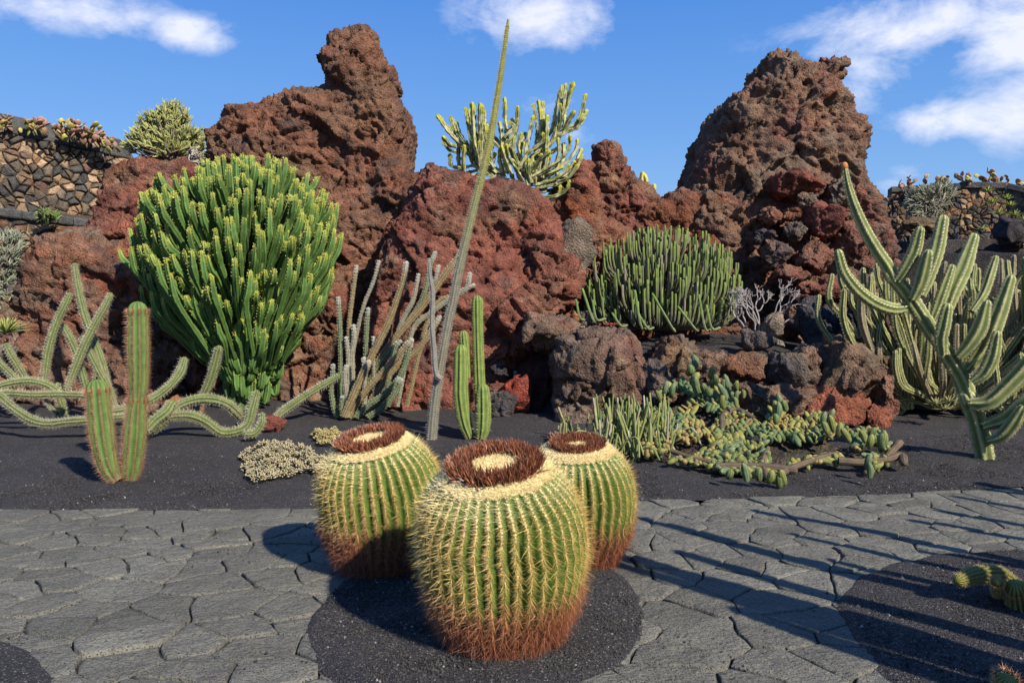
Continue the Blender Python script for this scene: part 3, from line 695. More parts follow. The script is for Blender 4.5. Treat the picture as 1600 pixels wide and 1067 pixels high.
def stem(pts, rad, ribs=8, depth=.2, na=3, n=None, tipk=1.0, cren=0, crenp=.05, power=1.0, phase=0, flare=0, tipn=4, wob=0, seed=0, ringlen=.05):
    """pts (k,3) base to tip, rad scalar or (k,). returns V, F, u(0..1 along), crest(0..1), and areole sampler data"""
    pts = np.asarray(pts, float); k = len(pts); rad = np.broadcast_to(np.asarray(rad, float), (k,))
    q0 = np.c_[pts, rad]; L0 = np.linalg.norm(np.diff(pts, axis=0), axis=1).sum()
    if n is None: n = int(max(5, min(90, L0/ringlen)))
    c, L = spath(q0, n); R = c[:, 3].copy(); c = c[:, :3]; T, U, W = frames(c)
    m = ribs*na; th = np.arange(m)/m*2*np.pi; cr = (.5+.5*np.cos(th*ribs))**power
    cren_k = 1+cren*np.cos(np.linspace(0, L/crenp*2*np.pi, n)) if cren else np.ones(n)
    u = np.linspace(0, 1, n)
    if wob: R = R*(1+wob*fbm(np.c_[u*L*6, u*0+seed, u*0], 2, seed))
    # rounded tip
    ang = np.linspace(0, np.pi/2, tipn+1)[1:]; rt = R[-1]
    C = np.vstack([c]+[c[-1]+T[-1]*rt*tipk*math.sin(a) for a in ang]); RR = np.r_[R, [max(rt*math.cos(a), rt*.03) for a in ang]]
    CK = np.r_[cren_k, np.ones(tipn)]; UU = np.r_[u, np.ones(tipn)]
    Ui = np.vstack([U]+[U[-1]]*tipn); Wi = np.vstack([W]+[W[-1]]*tipn)
    prof = (1-depth*(1-cr))[None, :]*(1+(CK-1)[:, None]*cr[None, :])
    r = RR[:, None]*prof; a = th+phase
    dirv = np.cos(a)[None, :, None]*Ui[:, None, :]+np.sin(a)[None, :, None]*Wi[:, None, :]
    V = C[:, None, :]+dirv*r[:, :, None]; N_ = len(C)
    i = (np.arange(N_-1)[:, None]*m+np.arange(m)[None]); j = (np.arange(N_-1)[:, None]*m+((np.arange(m)+1) % m)[None])
    F = np.stack([i.ravel(), j.ravel(), j.ravel()+m, i.ravel()+m], 1)
    last = (N_-1)*m
    V = V.reshape(-1, 3); V = np.vstack([V, C[-1]+T[-1]*rt*.02]); Ft = np.stack([last+np.arange(m), last+(np.arange(m)+1) % m, np.full(m, len(V)-1)], 1)
    uu = np.r_[np.repeat(UU, m), 1]; cc = np.r_[np.tile(cr, N_), 1]
    return dict(V=V, F=[F, Ft], u=uu, c=cc, C=c, T=T, U=U, W=W, R=R, L=L, ribs=ribs, phase=phase)
def areoles(s, step, u0=0, u1=1, jit=0.0, crestk=1.0, rg=None):
    n = max(2, int(s['L']*(u1-u0)/step)); t = np.linspace(u0, u1, n)*(len(s['C'])-1); i0 = np.clip(t.astype(int), 0, len(s['C'])-2); f = (t-i0)[:, None]
    g = lambda k: s[k][i0]*(1-f)+s[k][i0+1]*f if s[k].ndim == 2 else s[k][i0]*(1-f[:, 0])+s[k][i0+1]*f[:, 0]
    C, T, U, W, R = g('C'), g('T'), g('U'), g('W'), g('R'); a = np.arange(s['ribs'])/s['ribs']*2*np.pi+s['phase']
    d = np.cos(a)[None, :, None]*U[:, None, :]+np.sin(a)[None, :, None]*W[:, None, :]
    Pp = C[:, None, :]+d*R[:, None, None]*crestk; Tt = np.repeat(T[:, None, :], len(a), 1)
    uu = np.repeat(np.linspace(u0, u1, n)[:, None], len(a), 1)
    return Pp.reshape(-1, 3), d.reshape(-1, 3), Tt.reshape(-1, 3), uu.ravel()
def spines(A, D, T, k, length, spread, thick, col, rg, out=.5, bend=0.0, lenvar=.35, down=0.0, colvar=.15):
    """k needles per areole: three-sided pyramids"""
    n = len(A); A = np.repeat(A, k, 0); D = np.repeat(D, k, 0); T = np.repeat(T, k, 0); S = np.cross(D, T)
    a = (np.tile(np.arange(k), n)/k+rg.random(n*k)*.6/k)*2*np.pi+np.repeat(rg.random(n), k)*.8
    o = out*(1+.5*rg.normal(size=n*k)); d = D*np.clip(o, .05, 3)[:, None]+spread*(np.cos(a)[:, None]*T+np.sin(a)[:, None]*S)
    d[:, 2] -= down; d /= np.linalg.norm(d, axis=1)[:, None]
    le = length if np.isscalar(length) else np.repeat(length, k); le = le*(1+lenvar*(rg.random(n*k)*2-1))
    x = np.cross(d, [.3, .5, .81]); x /= np.linalg.norm(x, axis=1)[:, None]+1e-9; y = np.cross(d, x); h = thick/2
    B = A-D*.002
    b0 = B+x*h; b1 = B+(-.5*x+.866*y)*h; b2 = B+(-.5*x-.866*y)*h; tip = A+d*le[:, None]; tip[:, 2] -= bend*le
    V = np.stack([b0, b1, b2, tip], 1).reshape(-1, 3); i = np.arange(n*k)*4
    F = np.concatenate([np.stack([i, i+1, i+3], 1), np.stack([i+1, i+2, i+3], 1), np.stack([i+2, i, i+3], 1)])
    c = np.asarray(col, float); c = np.repeat(c, k, 0) if c.ndim == 2 else np.broadcast_to(c, (n*k, 3))
    c = c*(1+colvar*rg.normal(size=(n*k, 1))); c = np.repeat(np.clip(c, .01, 1), 4, 0)
    return V, F, c
def lerp(a, b, t): a = np.asarray(a); b = np.asarray(b); return a+(b-a)*np.asarray(t)[:, None]
class Plant:
    """a thing: an empty at its base, stems as parts, its needles as one mass"""
    def __init__(s, name, label, cat, base, group=None, seed=0):
        s.o = empty(name, base, label, cat, group); s.sp = []; s.rg = np.random.default_rng(seed)
    def stem(s, pts, rad, col, pname='stem', mat=None, label=None, **kw):
        st = stem(pts, rad, **kw); c = col(st) if callable(col) else col
        p = part(pname, st['V'], st['F'], s.o, c, mat or M_PLANT)
        if label: p['label'] = label
        st['obj'] = p; return st
    def spine(s, st, step, k, length, spread, thick, col, crestk=1.0, u0=0, u1=1, **kw):
        A, D, T, u = areoles(st, step, u0, u1, crestk=crestk)
        c = col(u) if callable(col) else col
        s.sp.append(spines(A, D, T, k, length, spread, thick, c, s.rg, **kw))
    def finish(s, name='spines'):
        if s.sp:
            V, F, C = join(s.sp); part(name, V, F, s.o, C, M_SPINE, smooth=False, kind='stuff')
        return s.o

# ------------------------------------------------------------------ golden barrel cacti
def barrel(label, x, y, H, R, tilt, roll, seed, ribs=34, group='golden barrel cacti in the round bed', brown=.30, ringr=.51, hole=.30):
    rg = np.random.default_rng(seed); root = empty('barrel_cactus', (x, y, .0), label, 'cactus', group)
    # profile: (height 0..1, radius 0..1)
    pz = np.array([-.03, .0, .06, .14, .26, .40, .54, .66, .76, .84, .90, .945, .975, .99, .992, .975, .965])
    pr = np.array([.56, .60, .69, .79, .895, .97, 1.0, .985, .93, .84, .735, .64, .55, .46, .36, .20, .03])
    t = np.linspace(0, 1, 110); L = np.r_[0, np.cumsum(np.hypot(np.diff(pz*H), np.diff(pr*R)))]; L /= L[-1]
    z = np.interp(t, L, pz)*H; r = np.interp(t, L, pr)*R
    for _ in range(3): z[1:-1] = .25*z[:-2]+.5*z[1:-1]+.25*z[2:]; r[1:-1] = .25*r[:-2]+.5*r[1:-1]+.25*r[2:]
    na = 6; m = ribs*na; th = np.arange(m)/m*2*np.pi
    cr = np.abs(np.cos(th*ribs/2))**.9
    def tilted(q):      # the top leans, the foot stays
        k = sstep(.15, 1.0, q[:, 2]/H); a = tilt*k; b = roll*k; p = q.copy()
        y1 = p[:, 1]*np.cos(a)-(p[:, 2]-.5*H)*np.sin(a)*1.0; z1 = p[:, 1]*np.sin(a)+(p[:, 2]-.5*H)*np.cos(a)+.5*H
        x2 = p[:, 0]*np.cos(b)-(z1-.5*H)*np.sin(b); z2 = p[:, 0]*np.sin(b)+(z1-.5*H)*np.cos(b)+.5*H
        return np.stack([x2, y1, z2], 1)
    wave = .006*np.sin(th[None, :]*3+z[:, None]*9+seed)
    dep = np.interp(z/H, [0, .2, .5, .8, .93, .97, 1], [.05, .09, .115, .12, .09, .03, .0])
    dth = .22/ribs*fbm(np.c_[z*7, z*0+seed, z*0], 2, seed)[:, None]*2*np.pi*sstep(.02, .3, 1-z/H)[:, None]
    rr = r[:, None]*(1-dep[:, None]*(1-cr[None]))*(1+wave); A = th[None]+dth
    V = np.stack([rr*np.cos(A), rr*np.sin(A), np.repeat(z[:, None], m, 1)], 2).reshape(-1, 3); V = tilted(V)+[x, y, 0]
    n = len(t); i = (np.arange(n-1)[:, None]*m+np.arange(m)[None]).ravel(); j = (np.arange(n-1)[:, None]*m+((np.arange(m)+1) % m)[None]).ravel()
    F = np.stack([i, j, j+m, i+m], 1)
    Z = np.repeat(z/H, m); Cr = np.tile(cr, n); col = lerp([.050, .110, .016], [.095, .155, .024], Cr**2)
    col = lerp([.060, .100, .018], col, 1.0*np.ones(len(Z)))
    k = sstep(brown+.10, brown-.10, Z+.05*fbm(V*7, 2, seed)); kc = np.array([.10, .050, .026]); col = col+(kc-col)*k[:, None]
    rim = np.repeat(r, m)/R
    k = sstep(.925, .965, Z); kc = np.array([.62, .47, .19]); col = col+(kc-col)*k[:, None]
    part('body', V, F, root, col, M_PLANT)
    # areoles down every rib
    tz = np.cumsum(np.full(400, .0165)); sl = np.r_[0, np.cumsum(np.hypot(np.diff(z), np.diff(r)))]; top = np.interp(.925*H, z[:90], sl[:90])
    tz = tz[tz < top]; za = np.interp(tz, sl, z); ra = np.interp(tz, sl, r); dz = np.interp(tz, sl, np.gradient(z)); dr = np.interp(tz, sl, np.gradient(r))
    ln = np.hypot(dz, dr); nz_, nr_ = -dr/ln, dz/ln; dt = np.interp(tz, sl, dth[:, 0])
    B = []; D = []; T = []; Zn = []
    for q in range(ribs):
        a = q/ribs*2*np.pi+dt; jz = rg.normal(size=len(a))*.002
        wv = 1+.006*np.sin(a*3+za*9+seed)
        B.append(np.stack([ra*wv*np.cos(a), ra*wv*np.sin(a), za+jz], 1)); D.append(np.stack([nr_*np.cos(a), nr_*np.sin(a), nz_], 1))
        T.append(np.stack([dr/ln*np.cos(a), dr/ln*np.sin(a), dz/ln], 1)); Zn.append(za/H)
    B, D, T, Zn = map(np.concatenate, (B, D, T, Zn)); Bt = tilted(B); D2 = tilted(B+D*.01)-Bt; D2 /= np.linalg.norm(D2, axis=1)[:, None]; T2 = tilted(B+T*.01)-Bt; T2 /= np.linalg.norm(T2, axis=1)[:, None]
    Bt = Bt+[x, y, 0]
    gold = np.array([.60, .42, .13]); pale = np.array([.80, .66, .32]); rust = np.array([.30, .105, .045]); brn = np.array([.22, .075, .040]); olive = np.array([.46, .28, .10])
    zn = Zn+.05*fbm(Bt*6, 2, seed+3)
    c = lerp(gold, pale, sstep(.78, .95, zn)); k = sstep(brown+.30, brown+.03, zn); c = c+(olive-c)*k[:, None]; k = sstep(brown+.10, brown-.05, zn); c = c+(rust-c)*k[:, None]; k = sstep(brown-.02, brown-.22, zn); c = c+(brn-c)*(k*.75)[:, None]
    near = D2[:, 1] < .45
    sp = [spines(Bt[near], D2[near], T2[near], 11, .036*R/.41*(1+.0*zn[near]), 1.0, .0016, c[near], rg, out=.45, bend=.06, lenvar=.25, colvar=.22),
          spines(Bt[near], D2[near], T2[near], 2, .058*R/.41, .5, .0026, c[near]*1.15, rg, out=.9, bend=.20, colvar=.22),
          spines(Bt[~near], D2[~near], T2[~near], 5, .036, .9, .0026, c[~near], rg, out=.5, bend=.15)]
    V, F, C = join(sp); part('golden_spines', V, F, root, C, M_SPINE, smooth=False, kind='stuff')
    # felt pads on the rib crests, denser and paler upwards
    mk = (zn > .42); q = rg.random(len(Bt)) < sstep(.35, .75, zn); mk = mk & q
    sp = spines(Bt[mk], D2[mk], T2[mk], 5, .010, 1.0, .0085, lerp([.42, .32, .15], [.80, .66, .34], sstep(.5, .85, zn[mk])), rg, out=.5)
    part('areole_felt', sp[0], sp[1], root, sp[2], M_SPINE, smooth=False, kind='stuff')
    # tangled rusty needles round the foot
    lo = zn < brown+.10; k = np.repeat(np.where(lo)[0], 2); jit = rg.normal(size=(len(k), 3))*.014
    sp = spines(Bt[k]+jit, D2[k], T2[k], 4, .046*R/.41, .95, .0027, lerp(brn, [.34, .14, .060], sstep(brown-.2, brown+.1, zn[k])), rg, out=.55, bend=.35, lenvar=.5, colvar=.3)
    part('dead_spines', sp[0], sp[1], root, sp[2], M_SPINE, smooth=False, kind='stuff')
    # crown: cream wool shoulder, ring of brown dried flowers, cream centre
    def crown(nn, r0, r1, pw=1.0):
        a = rg.random(nn)*2*np.pi; q = np.sqrt(r0**2+(r1**2-r0**2)*rg.random(nn)); zz = np.interp(-q, -r[60:], z[60:])
        p = np.stack([q*np.cos(a), q*np.sin(a), zz], 1); slope = np.interp(q/R, [0, .45, .6, .75, .86], [0, .12, .5, .75, 1.1])
        d = np.stack([np.sin(slope)*np.cos(a), np.sin(slope)*np.sin(a), np.cos(slope)], 1); tt = np.stack([np.cos(slope)*np.cos(a), np.cos(slope)*np.sin(a), -np.sin(slope)], 1)
        pt = tilted(p); d2 = tilted(p+d*.01)-pt; d2 /= np.linalg.norm(d2, axis=1)[:, None]; t2 = tilted(p+tt*.01)-pt; t2 /= np.linalg.norm(t2, axis=1)[:, None]
        return pt+[x, y, 0], d2, t2, q/R
    p, d, tt, q = crown(1700, ringr*R, .665*R)
    sp = spines(p, d, tt, 6, .024, 1.0, .0034, lerp([.80, .68, .36], [.78, .62, .29], rg.random(len(p))), rg, out=.7)
    part('wool_shoulder', sp[0], sp[1], root, sp[2], M_SPINE, smooth=False, kind='stuff')
    p, d, tt, q = crown(1500, 0, (hole+.03)*R)
    sp = spines(p, d, tt, 4, .022, .55, .0045, (.80, .65, .33), rg, out=.9)
    part('wool_centre', sp[0], sp[1], root, sp[2], M_SPINE, smooth=False, kind='stuff')
    p, d, tt, q = crown(1150, hole*R, (ringr+.03)*R); k = rg.random(len(p))
    cc = lerp([.095, .034, .020], [.36, .13, .060], k**1.3)
    sp = [spines(p, d, tt, 3, .052*R/.41, .28, .0125, cc, rg, out=1.0, lenvar=.4, colvar=.35), spines(p, d, tt, 3, .026, .7, .008, cc*.8, rg, out=.8, colvar=.3)]
    V, F, C = join(sp); part('dried_flower_ring', V, F, root, C, M_SPINE, smooth=False, kind='stuff')
    return root
barrel('largest golden barrel cactus, in front, nearest the viewer', -.045, 3.92, .89, .415, math.radians(12), math.radians(5), 5, ribs=41, brown=.24)
barrel('golden barrel cactus on the left, its crown tipped to the left, partly shaded', -.82, 5.02, .835, .385, math.radians(10), math.radians(9), 8, ribs=38, brown=.33)
barrel('smallest golden barrel cactus, at the back right, half behind the front one', .43, 5.15, .765, .365, math.radians(8), math.radians(2), 13, ribs=36, brown=.27, ringr=.44, hole=.22)

# ------------------------------------------------------------------ big green candelabra euphorbia
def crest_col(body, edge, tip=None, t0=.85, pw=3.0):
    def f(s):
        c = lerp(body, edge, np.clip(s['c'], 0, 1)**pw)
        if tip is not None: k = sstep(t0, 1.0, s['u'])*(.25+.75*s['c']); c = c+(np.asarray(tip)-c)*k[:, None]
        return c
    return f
def big_euphorbia():
    Yc = 11.75; b = P(388, 628, Yc); base = np.array([b[0], b[1], float(gz(b[0], b[1]))-.05])
    pl = Plant('candelabra_euphorbia', 'big bright green candelabra euphorbia with a dense rounded crown and yellow tips', 'euphorbia', base, seed=21); rg = pl.rg
    s = Yc/FPX; cx = P(375, 400, Yc)[0]; zt = lambda py: CH-(py-HZ)*s
    hw_y = [248, 262, 290, 330, 370, 410, 450, 490, 530, 570, 600]; hw = [45, 95, 138, 162, 168, 162, 147, 120, 84, 48, 28]; cxs = [395, 390, 383, 376, 374, 374, 375, 378, 384, 390, 392]
    for k in range(5):       # short thick stems at the foot
        a = k/5*2*np.pi+.4; p0 = base+[.10*math.cos(a), .10*math.sin(a), 0]; p1 = np.array([base[0]-.02+.34*math.cos(a), base[1]+.26*math.sin(a), zt(545)])
        pl.stem([p0, p0*.6+p1*.4+[0, 0, .1], p1], [.085, .075, .06], crest_col([.060, .105, .026], [.10, .14, .05]), 'trunk', ribs=5, depth=.35, na=3)
    tips = []; tries = 0
    while len(tips) < 720 and tries < 90000:
        tries += 1; py = rg.uniform(246, 600); r = float(np.interp(py, hw_y, hw)); a = rg.uniform(0, 2*np.pi)
        if rg.random() > (r/170)*.8+.45: continue
        if math.sin(a) > .25 and py > 300: continue
        q = (1-.34*rg.random()**1.2)*rg.uniform(.93, 1.05) if py > 290 else math.sqrt(rg.random())
        r *= 1+.15*float(vnoise(np.array([[math.cos(a)*1.7, math.sin(a)*1.7, py/45.]]), 12)[0]); x = (float(np.interp(py, hw_y, cxs))-800)*s+math.cos(a)*r*s*q; y = Yc+math.sin(a)*r*s*.78*q; z = zt(py)
        sc = np.array([x, y, z])
        if float(vnoise(np.array([[x*3.3, y*2.0, z*2.6]]), 15)[0]) > .52: continue
        dm = min((((sc-t)*[1, .7, .55])**2).sum() for t in tips) if tips else 9
        if dm < (.0040 if py < 430 else .0030): continue
        tips.append(sc)
    tips.sort(key=lambda t: t[1]); st_list = []; meshes = []
    for i, t in enumerate(tips):
        L = rg.uniform(.25, .58)*(1 if t[2] > 1.9 else .7); v = t-np.array([base[0], Yc, t[2]]); h = t[2]-base[2]
        out = math.hypot(v[0], v[1]); inw = -v/ max(out, .01)*1.0; lean = min(out*.16, .16)
        p3 = t; jt = rg.normal(size=3)*[.020, .020, 0]; p2 = t-[0, 0, L*.45]+inw*lean*.3+jt*.4; p1 = t-[0, 0, L*.85]+inw*lean*1.0+jt
        zj = max(base[2]+.42+.30*min(out, 1.2), min(t[2]-L-out*.55, t[2]-L*1.15)); p0 = np.array([base[0]+v[0]*(.42 if t[2] > 1.6 else .60)+rg.normal()*.04, Yc+v[1]*.45, min(zj, t[2]-.15)])
        rr = rg.uniform(.040, .056); g = rg.uniform(.75, 1.25)
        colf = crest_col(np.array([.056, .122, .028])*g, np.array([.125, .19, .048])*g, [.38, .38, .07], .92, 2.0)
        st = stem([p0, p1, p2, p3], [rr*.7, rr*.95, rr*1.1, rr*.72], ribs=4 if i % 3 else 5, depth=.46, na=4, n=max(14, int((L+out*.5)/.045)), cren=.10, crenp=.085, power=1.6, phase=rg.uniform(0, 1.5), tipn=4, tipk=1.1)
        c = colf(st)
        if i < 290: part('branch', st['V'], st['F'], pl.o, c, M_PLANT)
        else: meshes.append((st['V'], st['F'], c))
        A, D, T, u = areoles(st, .042, .35, 1.0, crestk=1.08)
        sel = u > .45+.55*rg.random(len(u))**.5; 
        pl.sp.append(spines(A[sel], D[sel], T[sel], 2, .011, .6, .009, lerp([.22, .28, .05], [.60, .52, .10], sstep(.6, 1, u[sel])), rg, out=.9))
        # yellow flower buds ringed round the tip
        a = rg.uniform(0, 2*np.pi, 14); qd = np.stack([np.cos(a), np.sin(a), rg.uniform(.0, .9, 14)], 1); qd /= np.linalg.norm(qd, axis=1)[:, None]; dz_ = np.zeros((14, 3)); dz_[:, 2] = .03-.10*rg.random(14)**1.3
        pl.sp.append(spines(t+qd*rr*np.array([.72, .72, .55])+dz_, qd, np.tile([0, 0, 1.], (14, 1)), 2, .014, .5, .012, (.52, .50, .09), rg, out=1))
    if meshes:
        V, F, C = join(meshes); part('inner_branches', V, F, pl.o, C, M_PLANT, kind='stuff')
    pl.finish('yellow_buds'); print('euph', len(tips))
big_euphorbia()

# ------------------------------------------------------------------ finger euphorbia dome on the upper bed
def finger_dome():
    Yc = 12.9; base = P(1025, 512, Yc)
    pl = Plant('finger_euphorbia', 'dense dome of hundreds of upright grey green finger stems on the upper bed', 'euphorbia', base, seed=31); rg = pl.rg; s = Yc/FPX
    zt = lambda py: CH-(py-HZ)*s
    hw_y = [353, 365, 385, 410, 440, 470, 495, 508]; hw = [28, 74, 105, 122, 128, 124, 112, 90]; cxs = [1040, 1040, 1034, 1030, 1029, 1027, 1025, 1022]
    tips = []; tries = 0
    while len(tips) < 560 and tries < 60000:
        tries += 1; py = rg.uniform(353, 492); r = float(np.interp(py, hw_y, hw)); a = rg.uniform(0, 2*np.pi)
        if math.sin(a) > .3 and py > 375: continue
        q = 1-.30*rg.random()**1.5 if py > 380 else math.sqrt(rg.random())
        if rg.random() > r/128: continue
        t = np.array([(float(np.interp(py, hw_y, cxs))-800)*s+math.cos(a)*r*s*q, Yc+math.sin(a)*r*s*.72*q, zt(py)])
        if tips and min((((t-k)*[1, .6, .5])**2).sum() for k in tips) < .0016: continue
        tips.append(t)
    tips.sort(key=lambda t: t[1]); ms = []
    for i, t in enumerate(tips):
        L = min(rg.uniform(.28, .5), max(t[2]-base[2]-.02, .12)); v = t-[base[0], Yc, t[2]]; out = np.linalg.norm(v)
        iw = -v/max(out, .01); p3 = t; p2 = t-[0, 0, L*.5]+iw*.015; p1 = t-[0, 0, L*.92]+iw*(.05+.05*out)
        p0 = np.array([base[0]+v[0]*.55, Yc+v[1]*.55, max(base[2]-.02, t[2]-L-.28*out)])
        rr = rg.uniform(.017, .023); dead = rg.random() < .10; g = rg.uniform(.85, 1.2)
        body = np.array([.070, .080, .036])*g*.9 if not dead else np.array([.17, .15, .10])
        cf = crest_col(body, np.array([.27, .25, .18])*g if not dead else body*1.3, [.20, .27, .055] if not dead else None, .5, 3.0)
        st = stem([p0, p1, p2, p3], [rr*.9, rr, rr*1.05, rr], ribs=4, depth=.34, na=3, n=13, power=1.3, phase=rg.uniform(0, 1.5), tipn=2, tipk=.7)
        c = cf(st)
        if i < 290: part('stem', st['V'], st['F'], pl.o, c, M_PLANT)
        else: ms.append((st['V'], st['F'], c))
    # long low shoots curling up out of the rim
    for x0, x1, y1, yb in [(905,900,469,497),(925,910,452,500),(930,926,470,498),(968,957,490,508),(1000,992,455,510),(1010,996,488,512),(1050,1020,460,514),(1085,1060,480,514),(1100,1092,462,513),(1110,1104,478,512)]:
        p = P(x1, y1, Yc-1.15); p0 = P((x0+x1)/2+18, yb, Yc-1.0); pm = P(x0+2, yb+1, Yc-1.15)
        ms.append((lambda st: (st['V'], st['F'], crest_col([.06, .11, .03], [.32, .31, .2], [.16, .26, .05], .3, 4)(st)))(stem([p0, pm, p], .021, ribs=4, depth=.3, na=3, n=12, tipn=2)))
    V, F, C = join(ms); part('far_stems', V, F, pl.o, C, M_PLANT, kind='stuff'); print('dome', len(tips))
finger_dome()

# ------------------------------------------------------------------ cactus columns given stem by stem in the photo's pixels
def px_stem(pts, ox, oy, k, Y0, Y1=None, dy=None):
    n = len(pts); Y1 = Y0 if Y1 is None else Y1
    return np.array([P(ox+p[0]*k, oy+p[1]*k, Y0+(Y1-Y0)*i/(n-1)) for i, p in enumerate(pts)])
def serpent():
    b = G(674, 684); Y = b[1]; px = [(674,686),(680,625),(690,560),(700,505),(708,470),(716,425),(728,375),(741,320),(754,270),(765,222),(774,170),(782,120),(789,70),(794,32)]
    r = [11,11,10.5,10.5,10.5,10.5,9.5,9,8.5,8,7,6,4.5,3]; pts = np.array([P(x, y, Y+.02*i) for i, (x, y) in enumerate(px)]); pts[0, 2] -= .05
    pl = Plant('tall_serpent_cactus', 'very tall thin grey cactus stem leaning up across the sky', 'cactus', (pts[0][0], pts[0][1], b[2]), seed=41); k = Y/FPX
    def c(s): return lerp([.15, .14, .10], [.20, .20, .050], sstep(.3, .75, s['u']))*(.8+.4*s['c'])[:, None]
    st = pl.stem(pts, np.array(r)*k*.66, c, 'stem', ribs=9, depth=.16, na=3, n=150)
    fc = lambda u: lerp([.42, .39, .32], [.55, .50, .16], sstep(.35, .8, u))
    pl.spine(st, .028, 6, .021, .9, .0045, fc, u1=.985, out=.5)
    pl.spine(st, .028, 1, .034, .3, .0035, lambda u: lerp([.50, .46, .40], [.42, .38, .16], sstep(.3, .8, u)), u1=.985, out=.9)
    a = np.array([P(x, y, Y-.08) for x, y in [(690,592),(681,583),(678,545),(675,505),(676,460),(672,430),(670,405)]])
    s2 = pl.stem(a, np.array([4, 4.2, 4.2, 4, 3.8, 3.3, 2])*k, [.17, .16, .13], 'side_arm', ribs=6, depth=.15, na=3, n=50)
    pl.spine(s2, .022, 5, .014, .9, .004, (.52, .49, .44), out=.5)
    pl.finish()
serpent()
def trio():
    b = G(747, 682); Y = b[1]; pl = Plant('column_cactus', 'bright green ribbed cactus of three upright columns beside the thin grey stem', 'cactus', b, seed=42); k = .3; s = Y/FPX
    def c(st): return lerp(lerp([.075, .135, .026], [.24, .27, .070], st['c']**1.5), [.24, .18, .10], sstep(.08, .0, st['u'])*.6)
    for pts, r, dy in [([(848,1012),(820,930),(800,800),(800,680),(800,560)],[24,36,40,39,34],-.05),([(832,700),(826,600),(815,480)],[24,27,25],.12),([(905,960),(900,800),(892,600),(888,450),(886,300)],[24,30,30,31,29],.10),([(905,1016),(915,960),(918,860),(915,765)],[24,38,38,34],-.12)]:
        st = pl.stem(px_stem(pts, 480, 380, k, Y+dy), np.array(r)*k*s, c, ribs=8, depth=.30, na=4, cren=.04, crenp=.05, wob=.05)
        pl.spine(st, .035, 5, .022, .8, .0032, (.42, .36, .17), out=.7)
        if dy == -.12: pl.spine(st, .07, 2, .055, .4, .003, (.55, .48, .32), out=1, u1=.7)
    pl.finish()
trio()
def left_pair():
    b = G(190, 750); Y = b[1]; pl = Plant('column_cactus', 'pair of thick ribbed cactus columns with reddish spines at the left, joined at the foot', 'cactus', b, seed=43); k = .375; s = Y/FPX
    def c(st): return lerp(lerp([.065, .120, .026], [.16, .20, .058], st['c']**1.5), [.20, .14, .09], sstep(.10, .0, st['u'])*.6)
    for pts, r, dy, pn in [([(486,992),(455,940),(432,850),(415,720),(405,612)],[24,38,44,47,46],-.05,'short_column'),([(540,990),(548,930),(562,800),(572,650)],[26,40,42,38],.03,'stem'),([(572,655),(576,560),(575,440),(573,282)],[34,40,42,41],.03,'upper_joint')]:
        st = pl.stem(px_stem(pts, 0, 380, k, Y+dy), np.array(r)*k*s, c, pn, ribs=10, depth=.27, na=4, cren=.03, crenp=.05, wob=.05)
        pl.spine(st, .024, 8, .028, .9, .0034, lambda u: lerp([.30, .16, .09], [.42, .26, .14], u), out=.6)
        pl.spine(st, .024, 2, .045, .4, .0034, (.42, .20, .11), out=1)
        A, D, T, u = areoles(st, .004, .965, 1.0); pl.sp.append(spines(A, D*.6+T, T, 7, .038, .7, .0035, (.36, .15, .075), pl.rg, out=.6))
    pl.finish()
left_pair()
def crawling(label, stems, name, seed, ox=0, oy=380, k=.375):
    pl = None
    for pts, r, Y0, Y1 in stems:
        A = px_stem(pts, ox, oy, k, Y0, Y1)
        for i in range(len(A)): A[i, 2] = max(A[i, 2], float(gz(A[i, 0], A[i, 1]))+r*k*Y0/FPX*.7)
        if pl is None: pl = Plant(name, label, 'cactus', (A[0][0], A[0][1], float(gz(A[0][0], A[0][1]))), seed=seed)
        g = pl.rg.uniform(.88, 1.12); s = Y0/FPX
        def c(st): return lerp(lerp(np.array([.060, .095, .030])*g, np.array([.21, .215, .075])*g, st['c']**1.5), [.20, .16, .10], sstep(.22, .0, st['u'])*.7*(fbm(st['V']*9, 2, 4)*.8+.6).clip(0, 1))
        R = np.interp(np.linspace(0, 1, len(pts)), [0, .1, .9, 1], [.8, 1, .95, .75])*r*k*s
        st = pl.stem(A, R, c, ribs=7, depth=.36, na=4, n=int(max(12, min(110, len(pts)*14))), wob=.12, seed=len(pts), cren=.05, crenp=.045)
        pl.spine(st, .034, 6, .030, .85, .0032, (.44, .40, .27), out=.7)
        pl.spine(st, .040, 1, .048, .3, .0032, (.56, .52, .42), out=1)
    return pl.finish()
YA = 10.4
crawling('sprawling spiny cactus at the far left with long arching and crawling stems', [
    ([(-120,640),(-40,610),(40,585),(130,575),(200,592),(240,625),(262,690)],17,10.0,10.2), ([(-160,660),(0,628),(150,632),(260,630),(370,636),(450,650)],15,9.9,9.9),
    ([(-160,560),(-60,600),(0,640),(60,690),(130,735),(200,752),(300,742),(400,735),(520,722)],17,9.6,9.5),
    ([(450,590),(425,500),(385,390),(350,290),(325,180),(312,92)],15,10.9,11.2), ([(185,570),(192,500),(210,410),(240,320),(272,255),(290,215)],15,10.3,10.4),
    ([(280,610),(310,530),(350,430),(395,340),(435,270),(460,215)],15,10.2,10.5), ([(370,640),(352,570),(325,470),(290,390),(265,345)],15,10.8,10.8),
    ([(480,680),(455,610),(410,530),(370,450),(342,395)],15,10.5,10.8), ([(115,580),(80,520),(50,470),(25,425)],14,10.6,10.6), ([(80,580),(30,530),(-30,475)],14,10.5,10.6),
    ([(380,700),(390,620),(410,520),(400,430)],12,11.1,11.1), ([(270,720),(255,660),(240,590)],14,10.3,10.3),([(240,710),(205,670),(180,625)],10,10.2,10.4),([(450,700),(520,690),(600,660),(640,640)],15,10.3,10.3)],
    'crawling_cactus', 51)
